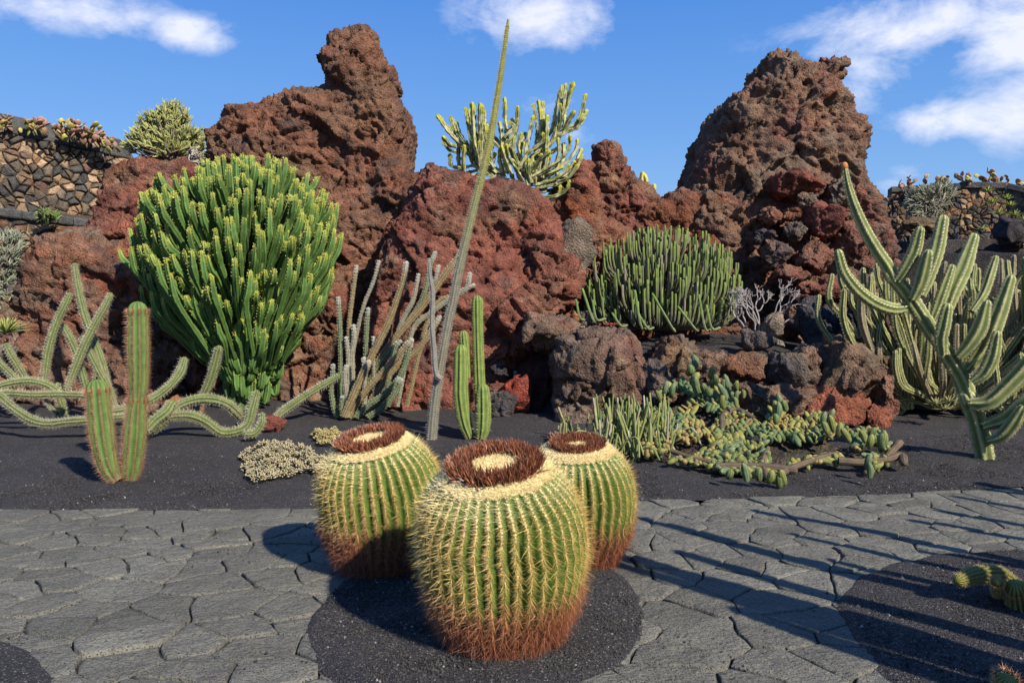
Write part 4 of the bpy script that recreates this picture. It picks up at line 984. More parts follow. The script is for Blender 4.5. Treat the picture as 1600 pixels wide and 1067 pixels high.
crawling('crawling spiny cactus with stems snaking over the gravel below the green euphorbia', [
    ([(1010,735),(990,705),(940,665),(870,648),(800,655),(740,680),(700,720),(650,765),(610,785)],20,9.9,9.4), ([(845,640),(870,590),(893,520),(912,440)],19,10.6,10.5),
    ([(700,722),(790,718),(860,745),(920,790),(980,800),(1030,760),(1050,690),(1068,625)],21,9.5,9.9), ([(1020,795),(1060,790),(1090,750),(1092,715)],18,9.4,9.5),
    ([(450,702),(520,690),(600,665),(670,625),(720,580),(752,535),(768,485)],19,10.1,10.6), ([(610,778),(650,735),(690,705),(715,668)],26,9.3,9.5)],
    'crawling_cactus', 52)
crawling('single straight spiny stem leaning up to the right from behind the dull red stone', [([(1140,735),(1180,700),(1250,650),(1330,600),(1410,555)],17,10.4,10.9)], 'crawling_cactus', 53)

def tubercle_cluster():
    b = G(565, 652); Y = b[1]; pl = Plant('clustered_cactus', 'cluster of knobbly grey and tan cactus stems fanning to the right, white at the tips', 'cactus', b, seed=61); k = .3; s = Y/FPX; rg = pl.rg
    gr = ([.060, .095, .035], [.17, .19, .11]); tan = ([.12, .095, .045], [.30, .21, .10]); gy = ([.13, .12, .085], [.30, .28, .21])
    S = [([(168,905),(172,760),(175,600),(170,430),(163,285)],13,gr,0), ([(160,905),(140,860),(125,770),(132,690),(135,635)],13,gr,-.25), ([(215,780),(215,650),(212,560),(203,492)],12,gy,-.1), ([(262,720),(235,600),(218,450),(235,280),(258,120)],12,tan,.15),
         ([(235,850),(225,700),(240,560),(270,420),(300,310),(345,200),(375,95)],10,gy,.2), ([(300,600),(308,480),(318,342)],13,gr,.1), ([(300,650),(296,600)],15,gy,-.1), ([(350,560),(345,490)],10,gy,0),
         ([(250,740),(232,600),(245,500),(242,430)],14,gy,.05), ([(205,900),(225,800),(290,680),(350,560),(420,420),(470,290),(505,180),(516,105)],19,tan,-.1), ([(250,905),(300,800),(370,620),(480,470),(600,330),(720,160),(790,70),(812,30)],19,tan,.15),
         ([(270,900),(340,740),(430,560),(520,420),(590,310),(620,220),(640,120),(668,50)],14,gr,.3), ([(280,900),(360,780),(450,660),(570,560),(650,450),(690,385)],17,tan,0), ([(380,620),(480,450),(550,300),(580,165)],13,gy,.4),
         ([(470,520),(560,400),(640,280),(685,120)],13,gy,.45), ([(420,600),(540,470),(650,360),(760,280),(830,235),(848,160)],15,gy,.5), ([(520,500),(640,370),(760,270),(868,218)],13,tan,.55),([(300,890),(380,820),(450,740),(500,660),(540,520)],16,gr,-.1),
         ([(320,905),(400,850),(450,790),(490,712)],17,gr,-.25), ([(260,905),(310,850),(420,770),(480,705)],15,gr,-.35), ([(190,900),(240,790),(300,660),(320,620)],20,tan,-.45), ([(185,905),(178,850),(185,800)],12,gr,-.4), ([(220,905),(260,830),(330,740),(440,620),(510,540),(545,505)],17,tan,-.2), ([(400,640),(450,570),(485,510)],14,gr,0), ([(210,905),(205,800),(195,700),(205,640)],14,gy,-.3),([(240,905),(285,800),(340,700),(400,600),(470,520)],17,gr,.05)]
    for pts, r, (c0, c1), dy in S:
        A = px_stem(pts, 480, 380, k, Y+dy*.7); A[0, 2] = min(A[0, 2], b[2]+.12)
        n = len(pts); R = np.interp(np.linspace(0, 1, n), [0, .12, .75, 1], [.85, 1, .92, .7])*r*k*s
        def c(st):
            q = lerp(c0, c1, st['c']**1.2); w = sstep(.92, 1.0, st['u'])*.5; return q+(np.array([.42, .40, .34])-q)*w[:, None]
        st = stem(A, R, ribs=7, depth=.30, na=4, n=int(min(120, max(16, np.linalg.norm(np.diff(A, axis=0), axis=1).sum()/.022))), cren=.16, crenp=.062)
        part('stem', st['V'], st['F'], pl.o, c(st), M_PLANT)
        pl.spine(st, .040, 5, .016, .9, .0045, lambda u: lerp([.42, .36, .23], [.60, .57, .50], sstep(.7, 1, u)), out=.6)
        pl.spine(st, .02, 3, .022, .9, .0045, (.58, .55, .48), out=.6, u0=.96)
    pl.finish()
tubercle_cluster()

# ------------------------------------------------------------------ variegated euphorbia on the outcrop
def variegated():
    Y = 12.9; k = .375; s = Y/FPX; base = P(790, 278, Y)
    pl = Plant('variegated_euphorbia', 'white and green variegated candelabra euphorbia with yellow tips on top of the outcrop', 'euphorbia', base, seed=71); rg = pl.rg
    S = [[(330,720),(235,690),(200,620),(150,590),(110,550),(88,520),(65,485)],[(200,640),(160,600),(135,550),(118,490)],[(215,640),(185,600),(155,560),(140,515)],[(300,730),(225,680),(205,600),(190,520),(180,455)],[(240,680),(218,600),(212,520),(207,435)],[(250,690),(240,600),(238,520),(240,437)],
         [(240,640),(250,540),(252,470),(248,440)],[(300,700),(262,640),(268,590),(265,535)],[(210,690),(160,700),(120,690),(115,650)],[(230,710),(170,720),(152,680),(150,595)],[(140,610),(115,605),(88,575)],[(220,640),(222,560),(190,505)],
         [(340,720),(320,640),(350,560),(342,480),(343,412)],[(350,600),(375,570),(395,510),(397,450)],[(330,640),(330,570),(322,515)],[(345,560),(390,520),(375,500)],[(350,700),(330,610),(290,560),(250,490)],
         [(430,740),(400,690),(370,640),(360,588)],[(450,760),(430,660),(445,560),(462,490)],[(470,740),(480,640),(495,520),(484,425)],[(500,700),(498,600),(505,500),(503,430)],[(510,680),(518,600),(520,488)],[(500,620),(545,580),(565,500),(600,440),(612,390),(628,350)],
         [(540,590),(570,520),(590,440),(598,355)],[(520,610),(560,570),(640,515),(665,460),(680,400)],[(560,560),(620,530),(660,515),(683,465)],[(560,560),(580,500),(575,440)],[(590,540),(612,500),(630,470)],[(500,600),(540,540),(555,470),(575,380)],
         [(450,740),(520,700),(580,660),(612,610),(614,570)],[(470,760),(560,740),(630,690),(662,625)],[(480,770),(540,750),(590,720),(608,690)],[(430,750),(450,800),(500,820),(560,815),(600,790),(612,758)],[(460,740),(545,690),(568,640),(566,582)],[(440,740),(425,700),(430,660)],
         [(460,740),(455,700),(458,650)],[(480,740),(488,700),(495,648)],[(500,740),(515,690),(528,630)],[(520,740),(555,710),(565,665)],[(560,740),(600,725),(632,675)],[(480,790),(510,790),(515,758)],[(440,760),(480,730),(530,720),(580,700)],[(450,770),(500,770),(560,770),(600,740)],
         [(400,730),(385,680),(350,660),(345,625)],[(410,720),(405,640),(428,560)],[(430,700),(400,620),(410,560)],[(390,720),(440,640),(500,590),(502,560)],[(360,720),(300,700),(280,660),(290,610)],[(470,700),(500,660),(530,640),(560,620)],[(400,740),(390,690),(365,590)],[(250,700),(245,650),(247,575)],[(310,720),(270,690),(225,650),(228,560)]]
    for pts in list(S):
        if rg.random() < .95: j = rg.normal(size=2)*[24, 18]; S.append([(x+j[0]*(.3+.7*q/len(pts)), y+abs(j[1])+6) for q, (x, y) in enumerate(pts)])
    for i, pts in enumerate(S):
        dy = rg.uniform(-.35, .35); A = px_stem(pts, 660, 0, k, Y+dy*.4, Y+dy); r = rg.uniform(7.5, 10)*k*s; g = rg.uniform(.9, 1.1)
        def c(st):
            nz_ = fbm(st['V']*14, 2, i); body = lerp(np.array([.10, .125, .030]), np.array([.42, .40, .20]), sstep(-.25, .35, nz_+.4*st['c'])); kk = sstep(.88, .96, st['u']); return body+(np.array([.34, .34, .045])-body)*kk[:, None]
        st = stem(A, np.interp(np.linspace(0, 1, len(pts)), [0, .3, .8, 1], [.9, 1, 1, 1.05])*r, ribs=4, depth=.52, na=4, n=max(14, int(np.linalg.norm(np.diff(A, axis=0), axis=1).sum()/.026)), cren=.20, crenp=.13, power=1.5, phase=rg.uniform(0, 1.5), tipn=3)
        part('branch', st['V'], st['F'], pl.o, c(st), M_PLANT)
        pl.spine(st, .06, 2, .018, .5, .008, lambda u: lerp([.10, .09, .05], [.45, .40, .05], sstep(.8, 1, u)), crestk=1.05, out=1)
    pl.finish('crest_thorns')
    b2 = P(1008, 292, 14.6); p2 = Plant('variegated_euphorbia', 'tiny yellow tipped euphorbia shoots peeking over the middle saddle', 'euphorbia', b2, seed=72)
    for pts in ([(1003,300),(1002,285),(1004,272)],[(1008,300),(1010,285),(1007,275)],[(1020,312),(1021,300),(1022,291)]):
        p2.stem([P(x, y, 14.6) for x, y in pts], .045, crest_col([.35, .35, .15], [.5, .45, .2], [.55, .48, .08], .5), 'branch', ribs=4, depth=.45, na=3)
variegated()

# ------------------------------------------------------------------ big branching cactus at the right
def big_cereus():
    b = G(1541, 713); Y = b[1]; k = .459; s = Y/FPX; pl = Plant('branching_cactus', 'large pale green branching cactus with one very long arm topped by an orange bud', 'cactus', b, seed=81)
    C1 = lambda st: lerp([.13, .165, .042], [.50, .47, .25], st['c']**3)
    S = [([(567,1075),(560,1030),(545,960),(525,890),(505,850)],[42,42,42,42,40],0,0,'trunk'),([(512,865),(485,790),(450,730),(425,690),(395,640)],[38,36,35,34,32],0,-.05,'trunk'),([(400,650),(365,600),(320,530),(280,475),(240,430)],[34,34,33,32,30],-.05,-.1,'trunk'),
         ([(255,455),(235,410),(195,350),(155,280),(120,200),(98,130),(88,72)],[30,30,28,26,22,17,11],-.1,-.1,'long_arm'),
         ([(292,545),(250,550),(190,530),(130,485),(85,425),(66,362)],[22,26,27,26,23,19],-.12,-.25,'arm'),([(268,452),(295,410),(325,350),(342,285)],[20,25,27,20],-.15,-.3,'arm'),([(320,518),(345,465),(360,410),(370,365)],[20,28,29,22],-.2,-.35,'arm'),
         ([(345,505),(370,440),(400,350),(420,250)],[22,30,32,26],.1,.15,'arm'),([(385,590),(405,540),(430,470),(450,412)],[18,24,24,18],.05,.05,'arm'),([(425,580),(450,500),(490,410),(525,310)],[24,36,38,24],.2,.3,'arm'),
         ([(420,705),(415,650),(425,600),(436,548)],[20,27,28,22],-.2,-.3,'arm'),([(475,715),(515,670),(550,610),(570,535)],[22,32,33,20],-.15,-.3,'arm'),([(500,760),(560,690),(610,570),(650,452)],[22,38,38,24],-.05,-.15,'arm'),
         ([(520,800),(560,770),(590,710),(605,640)],[18,27,29,20],-.2,-.35,'arm'),([(515,875),(580,870),(660,800),(740,710),(790,650)],[26,38,38,36,26],-.1,-.5,'arm'),([(560,950),(640,920),(700,870),(780,800)],[22,36,38,34],-.1,-.5,'arm'),([(575,1000),(620,985),(660,940),(690,890)],[18,28,30,20],-.15,-.4,'arm'),([(520,560),(560,500),(585,430),(600,380)],[16,22,22,16],.4,.5,'arm')]
    for pts, r, d0, d1, nm in S:
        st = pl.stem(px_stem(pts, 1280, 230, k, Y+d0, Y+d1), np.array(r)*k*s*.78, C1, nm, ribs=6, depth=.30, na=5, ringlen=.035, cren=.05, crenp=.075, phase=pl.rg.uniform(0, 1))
        A, D, T, u = areoles(st, .036, 0, 1)
        pl.sp.append(spines(A, D, T, 4, .012, .9, .007, (.50, .43, .26), pl.rg, out=.4))
        pl.sp.append(spines(A, D, T, 3, .030, .8, .003, (.34, .22, .12), pl.rg, out=.9))
    V, F = icos(3); c = P(1280+86*k, 230+64*k, Y-.1); V = V*[.034, .034, .042]*(1+.08*fbm(V*6, 2, 3))[:, None]+c
    part('flower_bud', V, F, pl.o, (.45, .17, .05), M_PLANT)
    pl.finish()
big_cereus()
def thicket(label, base, n, seed, xr, yr, R0, tall, lowarms=True):
    """many-stemmed clump behind the big branching cactus"""
    pl = Plant('candelabra_thicket', label, 'cactus', base, 'thicket of candelabra cacti behind the large one', seed); rg = pl.rg
    for i in range(n):
        x = rg.uniform(*xr); y = rg.uniform(*yr); z = rg.uniform(tall[0], tall[1]); t = np.array([x, y, z]); v = t-base; out = math.hypot(v[0], v[1])
        L = rg.uniform(.30, .75); r = R0*rg.uniform(.8, 1.15)
        p2 = t-[0, 0, L*.5]+rg.normal(size=3)*[.02, .02, 0]; p1 = t-[v[0]*.14+rg.normal()*.05, v[1]*.12, L]
        p0 = np.array(base)+[v[0]*.45, v[1]*.45, max(.05, (z-base[2])*.22-.0*out)]; pb = np.array(base)+[v[0]*.12, v[1]*.12, -.03]
        g = rg.uniform(.8, 1.15); old = rg.random() < .2
        cc = (np.array([.085, .115, .032])*g, np.array([.48, .42, .20])*g) if not old else (np.array([.15, .13, .07]), np.array([.34, .27, .17]))
        st = pl.stem([pb, p0, p1, p2, t], [r*.9, r*.9, r, r*1.05, r*.85], lambda st: lerp(cc[0], cc[1], st['c']**3), ribs=5, depth=.34, na=4, ringlen=.04, cren=.12, crenp=.08, phase=rg.uniform(0, 1.3), tipn=3)
        A, D, T, u = areoles(st, .040, .25, 1); pl.sp.append(spines(A, D, T, 3, .014, .9, .008, (.52, .45, .26), rg, out=.5))
    pl.finish()
thicket('dense thicket of thin candelabra cactus stems directly behind the large branching cactus', np.array([6.1, 11.3, .3]), 150, 82, (4.7, 7.3), (10.5, 12.0), .040, (.6, 2.35))
thicket('taller thicket of candelabra cactus stems at the right edge below the distant wall', np.array([7.5, 11.6, .3]), 130, 83, (6.4, 9.0), (10.6, 12.6), .044, (.7, 2.65))
thicket('low dark tangle of cactus arms left of the large branching cactus', np.array([5.6, 11.2, .3]), 30, 84, (4.35, 5.6), (10.7, 11.6), .045, (.9, 2.2))
# ------------------------------------------------------------------ bare grey shrub
def bare_shrub():
    Y = 12.2; b = P(1188, 545, Y); pl = Plant('bare_shrub', 'leafless pale grey forking shrub beside the dense finger euphorbia dome', 'shrub', b, seed=91); rg = pl.rg; s = Y/FPX; out = []
    def grow(p, d, L, r, lv):
        e = p+d*L; m = (p+e)/2+rg.normal(size=3)*L*.10
        st = stem([p, m, e], [r, r*.92, r*.82], ribs=5, depth=0, na=1, n=5, tipn=1); out.append((lv, st))
        if lv >= 5: return
        for q in range(2 if rg.random() < .75 else 3):
            dd = d+rg.normal(size=3)*[.50, .45, .28]+[0, 0, .16]; dd /= np.linalg.norm(dd)
            grow(e, dd, L*rg.uniform(.55, .85), r*.78, lv+1)
    for a in (-.65, -.3, .0, .3, .62, .9):
        d = np.array([a, rg.uniform(-.4, .3), .9]); d /= np.linalg.norm(d); grow(b+[a*.06, 0, 0], d, .36, .019, 0)
    big = [s_ for l, s_ in out if l <= 1]; small = [s_ for l, s_ in out if l > 1]
    for st in big: part('branch', st['V'], st['F'], pl.o, (.27, .235, .22), M_DRY)
    V, F, C = join([(st['V'], st['F'], [.30, .265, .25]) for st in small[:400]]); part('twigs', V, F, pl.o, C, M_DRY, kind='stuff')
bare_shrub()

# ------------------------------------------------------------------ blue green lobed cactus heap
def lobe_mesh(seed, c0, c1, el=1.3):
    V, F = icos(3); V = V.copy(); a = np.arctan2(V[:, 1], V[:, 0]); rr = np.hypot(V[:, 0], V[:, 1])
    k = np.abs(np.cos(a*4)); V = V*np.array([1, 1, el])[None]; V[:, :2] *= (1-.16*(1-k)*np.clip(rr*1.4, 0, 1))[:, None]
    V *= (1+.10*fbm(V*2+seed, 2, seed))[:, None]; V[:, 0] += .12*V[:, 2]**2
    c = lerp(c0, c1, np.clip(k**2*.6+.4*sstep(.2, 1.0, V[:, 2]/el), 0, 1))
    N_ = V/np.linalg.norm(V, axis=1)[:, None]; sel = (k > .93) & (rr > .25)
    sp = spines(V[sel], N_[sel], np.tile([0, 0, 1.], (sel.sum(), 1)), 3, .12, .7, .03, (.55, .50, .36), np.random.default_rng(seed), out=.8)
    VV, FF, CC = join([(V, F, c), sp]); return mkmesh('lobe', VV, FF, CC, M_PLANT)
def heap():
    poly = np.array([(985,690),(1000,650),(1015,615),(1045,600),(1068,592),(1085,600),(1105,592),(1150,610),(1160,640),(1195,660),(1205,640),(1225,625),(1240,650),(1275,640),(1300,655),(1330,675),(1345,668),(1375,672),(1392,700),(1388,722),(1352,742),(1335,725),(1300,722),(1250,728),(1230,735),(1222,760),(1185,745),(1140,740),(1100,730),(1050,722),(1010,712)], float)
    Yp = lambda py: float(np.interp(py, [560, 600, 650, 700, 735, 765], [10.5, 10.1, 9.2, 8.35, 7.75, 7.35]))
    b = P(1190, 735, Yp(735)); b[2] = 0
    root = empty('lobed_cactus', b, 'sprawling heap of blue green and yellowish lobed cactus with brown trailing stems', 'cactus'); rg = np.random.default_rng(101)
    # soil and dead stems under the lobes
    gx, gy = np.meshgrid(np.linspace(975, 1415, 150), np.linspace(575, 768, 80), indexing='ij'); d = sdpoly(gx, gy, poly)
    Vv = np.array([P(x, y, Yp(y)) for x, y in zip(gx.ravel(), gy.ravel())]); g0 = gz(Vv[:, 0], Vv[:, 1])
    k = sstep(4, -22, d.ravel()); z = g0-.05+(Vv[:, 2]-.13-g0+.05)*k+(.05*fbm(Vv*6, 3, 5)+.03*fbm(Vv*15, 2, 6))*k-.12*(1-k)*sstep(0, 20, d.ravel()); Vv[:, 2] = z
    i = (np.arange(149)[:, None]*80+np.arange(79)[None]).ravel(); F = np.stack([i, i+80, i+81, i+1], 1)[:, ::-1]
    keep = (d.ravel()[F].min(1) < 10); F = F[keep]; us = np.unique(F); mp = np.full(len(Vv), -1); mp[us] = np.arange(len(us))
    part('dead_stem_mat', Vv[us], mp[F], root, rock_colors(Vv[us], [(.075, .058, .045), (.045, .040, .038), (.10, .085, .05)], 7, 3), M_ROCK)
    kinds = [lobe_mesh(1, (.050, .078, .022), (.18, .21, .075), 1.5), lobe_mesh(2, (.075, .09, .022), (.26, .26, .075), 2.0), lobe_mesh(3, (.11, .11, .03), (.33, .30, .08), 1.5), lobe_mesh(4, (.14, .10, .04), (.36, .26, .10), 1.2), lobe_mesh(5, (.050, .085, .035), (.20, .24, .12), 2.4)]
    def place(px, py, Y, r, kind, up=None, par=root):
        c = P(px, py, Y)-np.array(root.location); d = Vector(up if up is not None else rg.normal(size=3)*[.9, .7, .4]+[0, -.4, .7]); q = d.to_track_quat('Z', 'Y').to_euler()
        o = bpy.data.objects.new('lobe', kinds[kind]); COL.objects.link(o); o.parent = par; o.location = c; o.rotation_euler = q; o.scale = (r, r, r*rg.uniform(.85, 1.3)); return o
    n = 0; ms = []
    from_kind = []
    cc = rg.uniform([985, 590], [1395, 762], size=(9000, 2)); ins = sdpoly(cc[:, 0], cc[:, 1], poly)
    pts = []
    for (x, y), dd in zip(cc, ins):
        if dd > -2: continue
        dens = fbm(np.array([[x/38., y/26., 0]]), 2, 44)[0]
        if 1150 < x < 1335 and y > 690 and rg.random() < .12: continue
        if dens < -.24: continue
        rmin = 4.1
        if pts and min((x-a)**2+((y-c)*1.25)**2 for a, c in pts) < rmin**2: continue
        pts.append((x, y))
    pts.sort(key=lambda q: -q[1])
    for (x, y) in pts:
        tone = fbm(np.array([[x/45., y/30., 5]]), 2, 45)[0]; low = y > 690
        kd = int(rg.choice([2, 3, 3, 1] if (tone > .12 or (low and x < 1250 and tone > -.1)) else [0, 0, 1, 4, 2])); Y = Yp(y)
        r = rg.uniform(.020, .040)*(.8 if kd == 3 else 1.0); n += 1
        if n <= 290: place(x, y, Y, r, kd)
        else:
            me = kinds[kd]; v = np.empty(len(me.vertices)*3); me.vertices.foreach_get('co', v); from_kind.append((x, y, Y, r, kd))
    if from_kind:
        V0, F0 = icos(2); L = []
        for x, y, Y, r, kd in from_kind:
            v = V0*[1, 1, 1.7]*r; e_ = rg.normal(size=2)*.6; v = np.stack([v[:, 0]+e_[0]*v[:, 2], v[:, 1]+e_[1]*v[:, 2], v[:, 2]], 1); L.append((v+P(x, y, Y), F0, [(.10, .14, .06), (.13, .16, .055), (.24, .22, .06), (.26, .18, .07), (.11, .155, .07)][kd]))
        V, F, C = join(L); part('small_lobes', V, F, root, C, M_PLANT, kind='stuff')
    print('lobes', n)
    # upright jointed arms
    for chain, r in [([(1088,605),(1085,592),(1080,578),(1087,566)],11),([(1108,612),(1100,606),(1118,592),(1112,582)],9),([(1112,600),(1130,600),(1150,602)],7),([(1128,628),(1130,612),(1136,600)],9),([(1213,655),(1217,642),(1219,630),(1212,636),(1226,634)],8),([(1150,628),(1150,618),(1162,614)],6),([(1050,610),(1040,608),(1030,618)],8),([(1360,690),(1362,676),(1350,682),(1376,690),(1382,686)],8),([(1290,668),(1300,662),(1312,672),(1322,680)],8),([(1298,650),(1286,655)],7),([(1360,735),(1356,722)],7),([(1140,741),(1165,738),(1185,742),(1205,745),(1218,752),(1222,745)],8)]:
        for (x, y) in chain: place(x, y, Yp(y+22)-.05, r*.0048, int(rg.choice([0, 4, 1])), up=rg.normal(size=3)*.25+[0, 0, 1])
    for pts_, r in [([(1215,742),(1245,728),(1280,716),(1310,710)],9),([(1118,728),(1160,728),(1200,730),(1240,735)],8),([(1310,720),(1345,722),(1385,718),(1408,712),(1412,722)],10),([(1385,715),(1400,698),(1406,692)],8),([(1180,655),(1150,640),(1130,650),(1128,668)],8),([(1200,750),(1192,725),(1200,700)],7),([(1050,705),(1080,715),(1110,722)],7)]:
        A = np.array([P(x, y, Yp(y)-.06) for x, y in pts_]); st = stem(A, r*.0040, ribs=7, depth=.15, na=3, wob=.35, seed=int(r*7), ringlen=.03)
        part('trailing_stem', st['V'], st['F'], root, lerp([.075, .055, .038], [.15, .11, .07], st['c']), M_DRY)
heap()

# ------------------------------------------------------------------ thin upright stems behind the right barrel
def thin_clump(label, xr, yb, n, seed, hr, Y0, spread):
    b = P(sum(xr)/2, yb, Y0); b[2] = float(gz(b[0], b[1])); pl = Plant('pencil_cactus', label, 'succulent', b, 'thin stemmed succulents behind the right barrel', seed); rg = pl.rg
    for i in range(n):
        x = rg.uniform(*xr); Y = Y0+rg.uniform(-.45, .55); p0 = P(x, yb, Y); p0[2] = float(gz(p0[0], p0[1])); h = rg.uniform(*hr); dx = rg.normal()*spread
        c = [(.20, .22, .075), (.13, .17, .06), (.28, .26, .13), (.34, .30, .22)][int(rg.choice(4, p=[.45, .3, .15, .1]))]
        if i % 5 == 4: A = [p0, p0+[dx*.8, -.05, h*.35], p0+[dx*2.2, -.12, h*.45], p0+[dx*3.0, -.18, h*.15]]
        else: A = [p0-[dx*.5, 0, .02], p0+[dx*.3, 0, h*.4], p0+[dx+rg.normal()*.02, rg.normal()*.05, h]]
        pl.stem(A, [.012, .014, .011] if len(A) == 3 else .011, lambda st: lerp(np.array(c)*.75, np.array(c)*1.25, st['c']), ribs=5, depth=.22, na=2, n=9, tipn=2)
thin_clump('clump of thin yellowish upright stems between the right barrel and the lobed cactus heap', (930, 1050), 712, 190, 111, (.22, .62), 8.75, .06)
thin_clump('small sparse group of thin green stems just behind the right barrel crown', (868, 925), 694, 26, 112, (.12, .36), 9.0, .06)

# ------------------------------------------------------------------ low succulents
def rosette_mesh(name, nl, R, w, c0, c1, seed, up=.5, curl=.2):
    rg = np.random.default_rng(seed); L = []
    for i in range(nl):
        a = i*2.399; q = (i+1)/nl; el = up+(1-q)*.9; l = R*(.55+.45*q); d = np.array([math.cos(a)*math.cos(el), math.sin(a)*math.cos(el), math.sin(el)]); s_ = np.array([-math.sin(a), math.cos(a), 0]); n_ = np.cross(s_, d)
        t = np.array([0, .35, .75, 1.0]); ww = np.array([.35, .8, 1, .05])*w; cen = d*(t*l)[:, None]-n_*(curl*l*t*t)[:, None]*-1
        V = np.concatenate([cen+s_*ww[:, None], cen-n_*(ww*.9)[:, None], cen-s_*ww[:, None], cen+n_*(ww*.7)[:, None]]); F = []
        for k in range(4):
            for j in range(3): F.append((k*4+j, k*4+j+1, ((k+1) % 4)*4+j+1, ((k+1) % 4)*4+j))
        L.append((V, np.array(F), lerp(c0, c1, np.tile(t, 4))))
    V, F, C = join(L); return mkmesh(name, V, F, C, M_PLANT)
def bead_mesh(c0, c1, seed, R):
    """a tuft of short fleshy leaves on crowded little stems"""
    rg = np.random.default_rng(seed); V0, F0 = icos(1); L = []
    for i in range(26):
        d = rg.normal(size=3)+[0, 0, .5]; d /= np.linalg.norm(d); d[2] = abs(d[2]); x = np.cross(d, [.3, .5, .8]); x /= np.linalg.norm(x); y = np.cross(d, x); q = R*rg.uniform(.75, 1.2); r = R*rg.uniform(.14, .22)
        V = V0[:, :1]*x*r+V0[:, 1:2]*y*r+V0[:, 2:]*d*r*2.0+d*q; t = rg.random()
        L.append((V, F0, lerp(np.array(c0)*(.7+.6*t), np.array(c1)*(.7+.6*t), (V0[:, 2]+1)/2)))
    V, F, C = join(L); return mkmesh('rosette', V, F, C, M_PLANT)
def low_mat(label, cx, cy, wx, wy, n, c0, c1, seed, R=.034, hump=.09):
    b = G(cx, cy); root = empty('stonecrop_mat', b, label, 'succulent'); rg = np.random.default_rng(seed)
    ks = [bead_mesh(c0, c1, seed+i, R) for i in range(3)]
    pts = []
    for _ in range(6000):
        if len(pts) >= n: break
        a = rg.uniform(0, 2*np.pi); q = math.sqrt(rg.random()); e = 1+.25*math.sin(a*3+seed)+.12*math.sin(a*7)
        x = cx+math.cos(a)*wx*q*e; y = cy+math.sin(a)*wy*q*e; p = G(x, y)
        if pts and min(((p-t)[:2]**2).sum() for t, _ in pts) < (R*1.05)**2: continue
        pts.append((p, q))
    for p, q in pts:
        o = bpy.data.objects.new('rosette', ks[int(rg.integers(3))]); COL.objects.link(o); o.parent = root
        o.location = p-b+[0, 0, .012+hump*(1-q*q)*rg.uniform(.2, 1.2)+.02*rg.random()]; o.rotation_euler = (rg.normal()*.3-.15, rg.normal()*.3, rg.uniform(0, 6)); sc = rg.uniform(.75, 1.25); o.scale = (sc, sc, sc)
low_mat('pale pinkish green stonecrop mat on the gravel left of the barrels', 437, 731, 62, 18, 290, (.15, .15, .06), (.40, .33, .21), 121, R=.036, hump=.20)
low_mat('small yellow brown succulent tuft just left of the left barrel crown', 513, 688, 22, 8, 60, (.20, .17, .06), (.42, .34, .15), 122, R=.032)
low_mat('tiny dry tuft behind the front barrel crown', 868, 690, 9, 4, 14, (.2, .12, .08), (.3, .18, .12), 123)
def terrace_mat(label, cx, cy, wx, wy, Y, n, c0, c1, seed, R=.022):
    b = P(cx, cy, Y); root = empty('stonecrop_mat', b, label, 'succulent'); rg = np.random.default_rng(seed); me = rosette_mesh('rosette', 7, R, R*.3, c0, c1, seed, .5)
    for i in range(n):
        o = bpy.data.objects.new('rosette', me); COL.objects.link(o); o.parent = root; s = Y/FPX
        o.location = (rg.normal()*wx*s*.5, rg.normal()*wy*s*1.2, .01+.02*rg.random()); sc = rg.uniform(.7, 1.3); o.scale = (sc, sc, sc); o.rotation_euler = (rg.normal()*.3, rg.normal()*.3, rg.uniform(0, 6))
terrace_mat('red stonecrop patch on the upper bed left of the finger euphorbia', 950, 509, 26, 5, 12.1, 46, (.30, .05, .035), (.42, .09, .06), 124)
terrace_mat('whitish stonecrop patch on the rim boulder', 894, 513, 20, 6, 11.5, 44, (.36, .31, .24), (.55, .48, .40), 125)

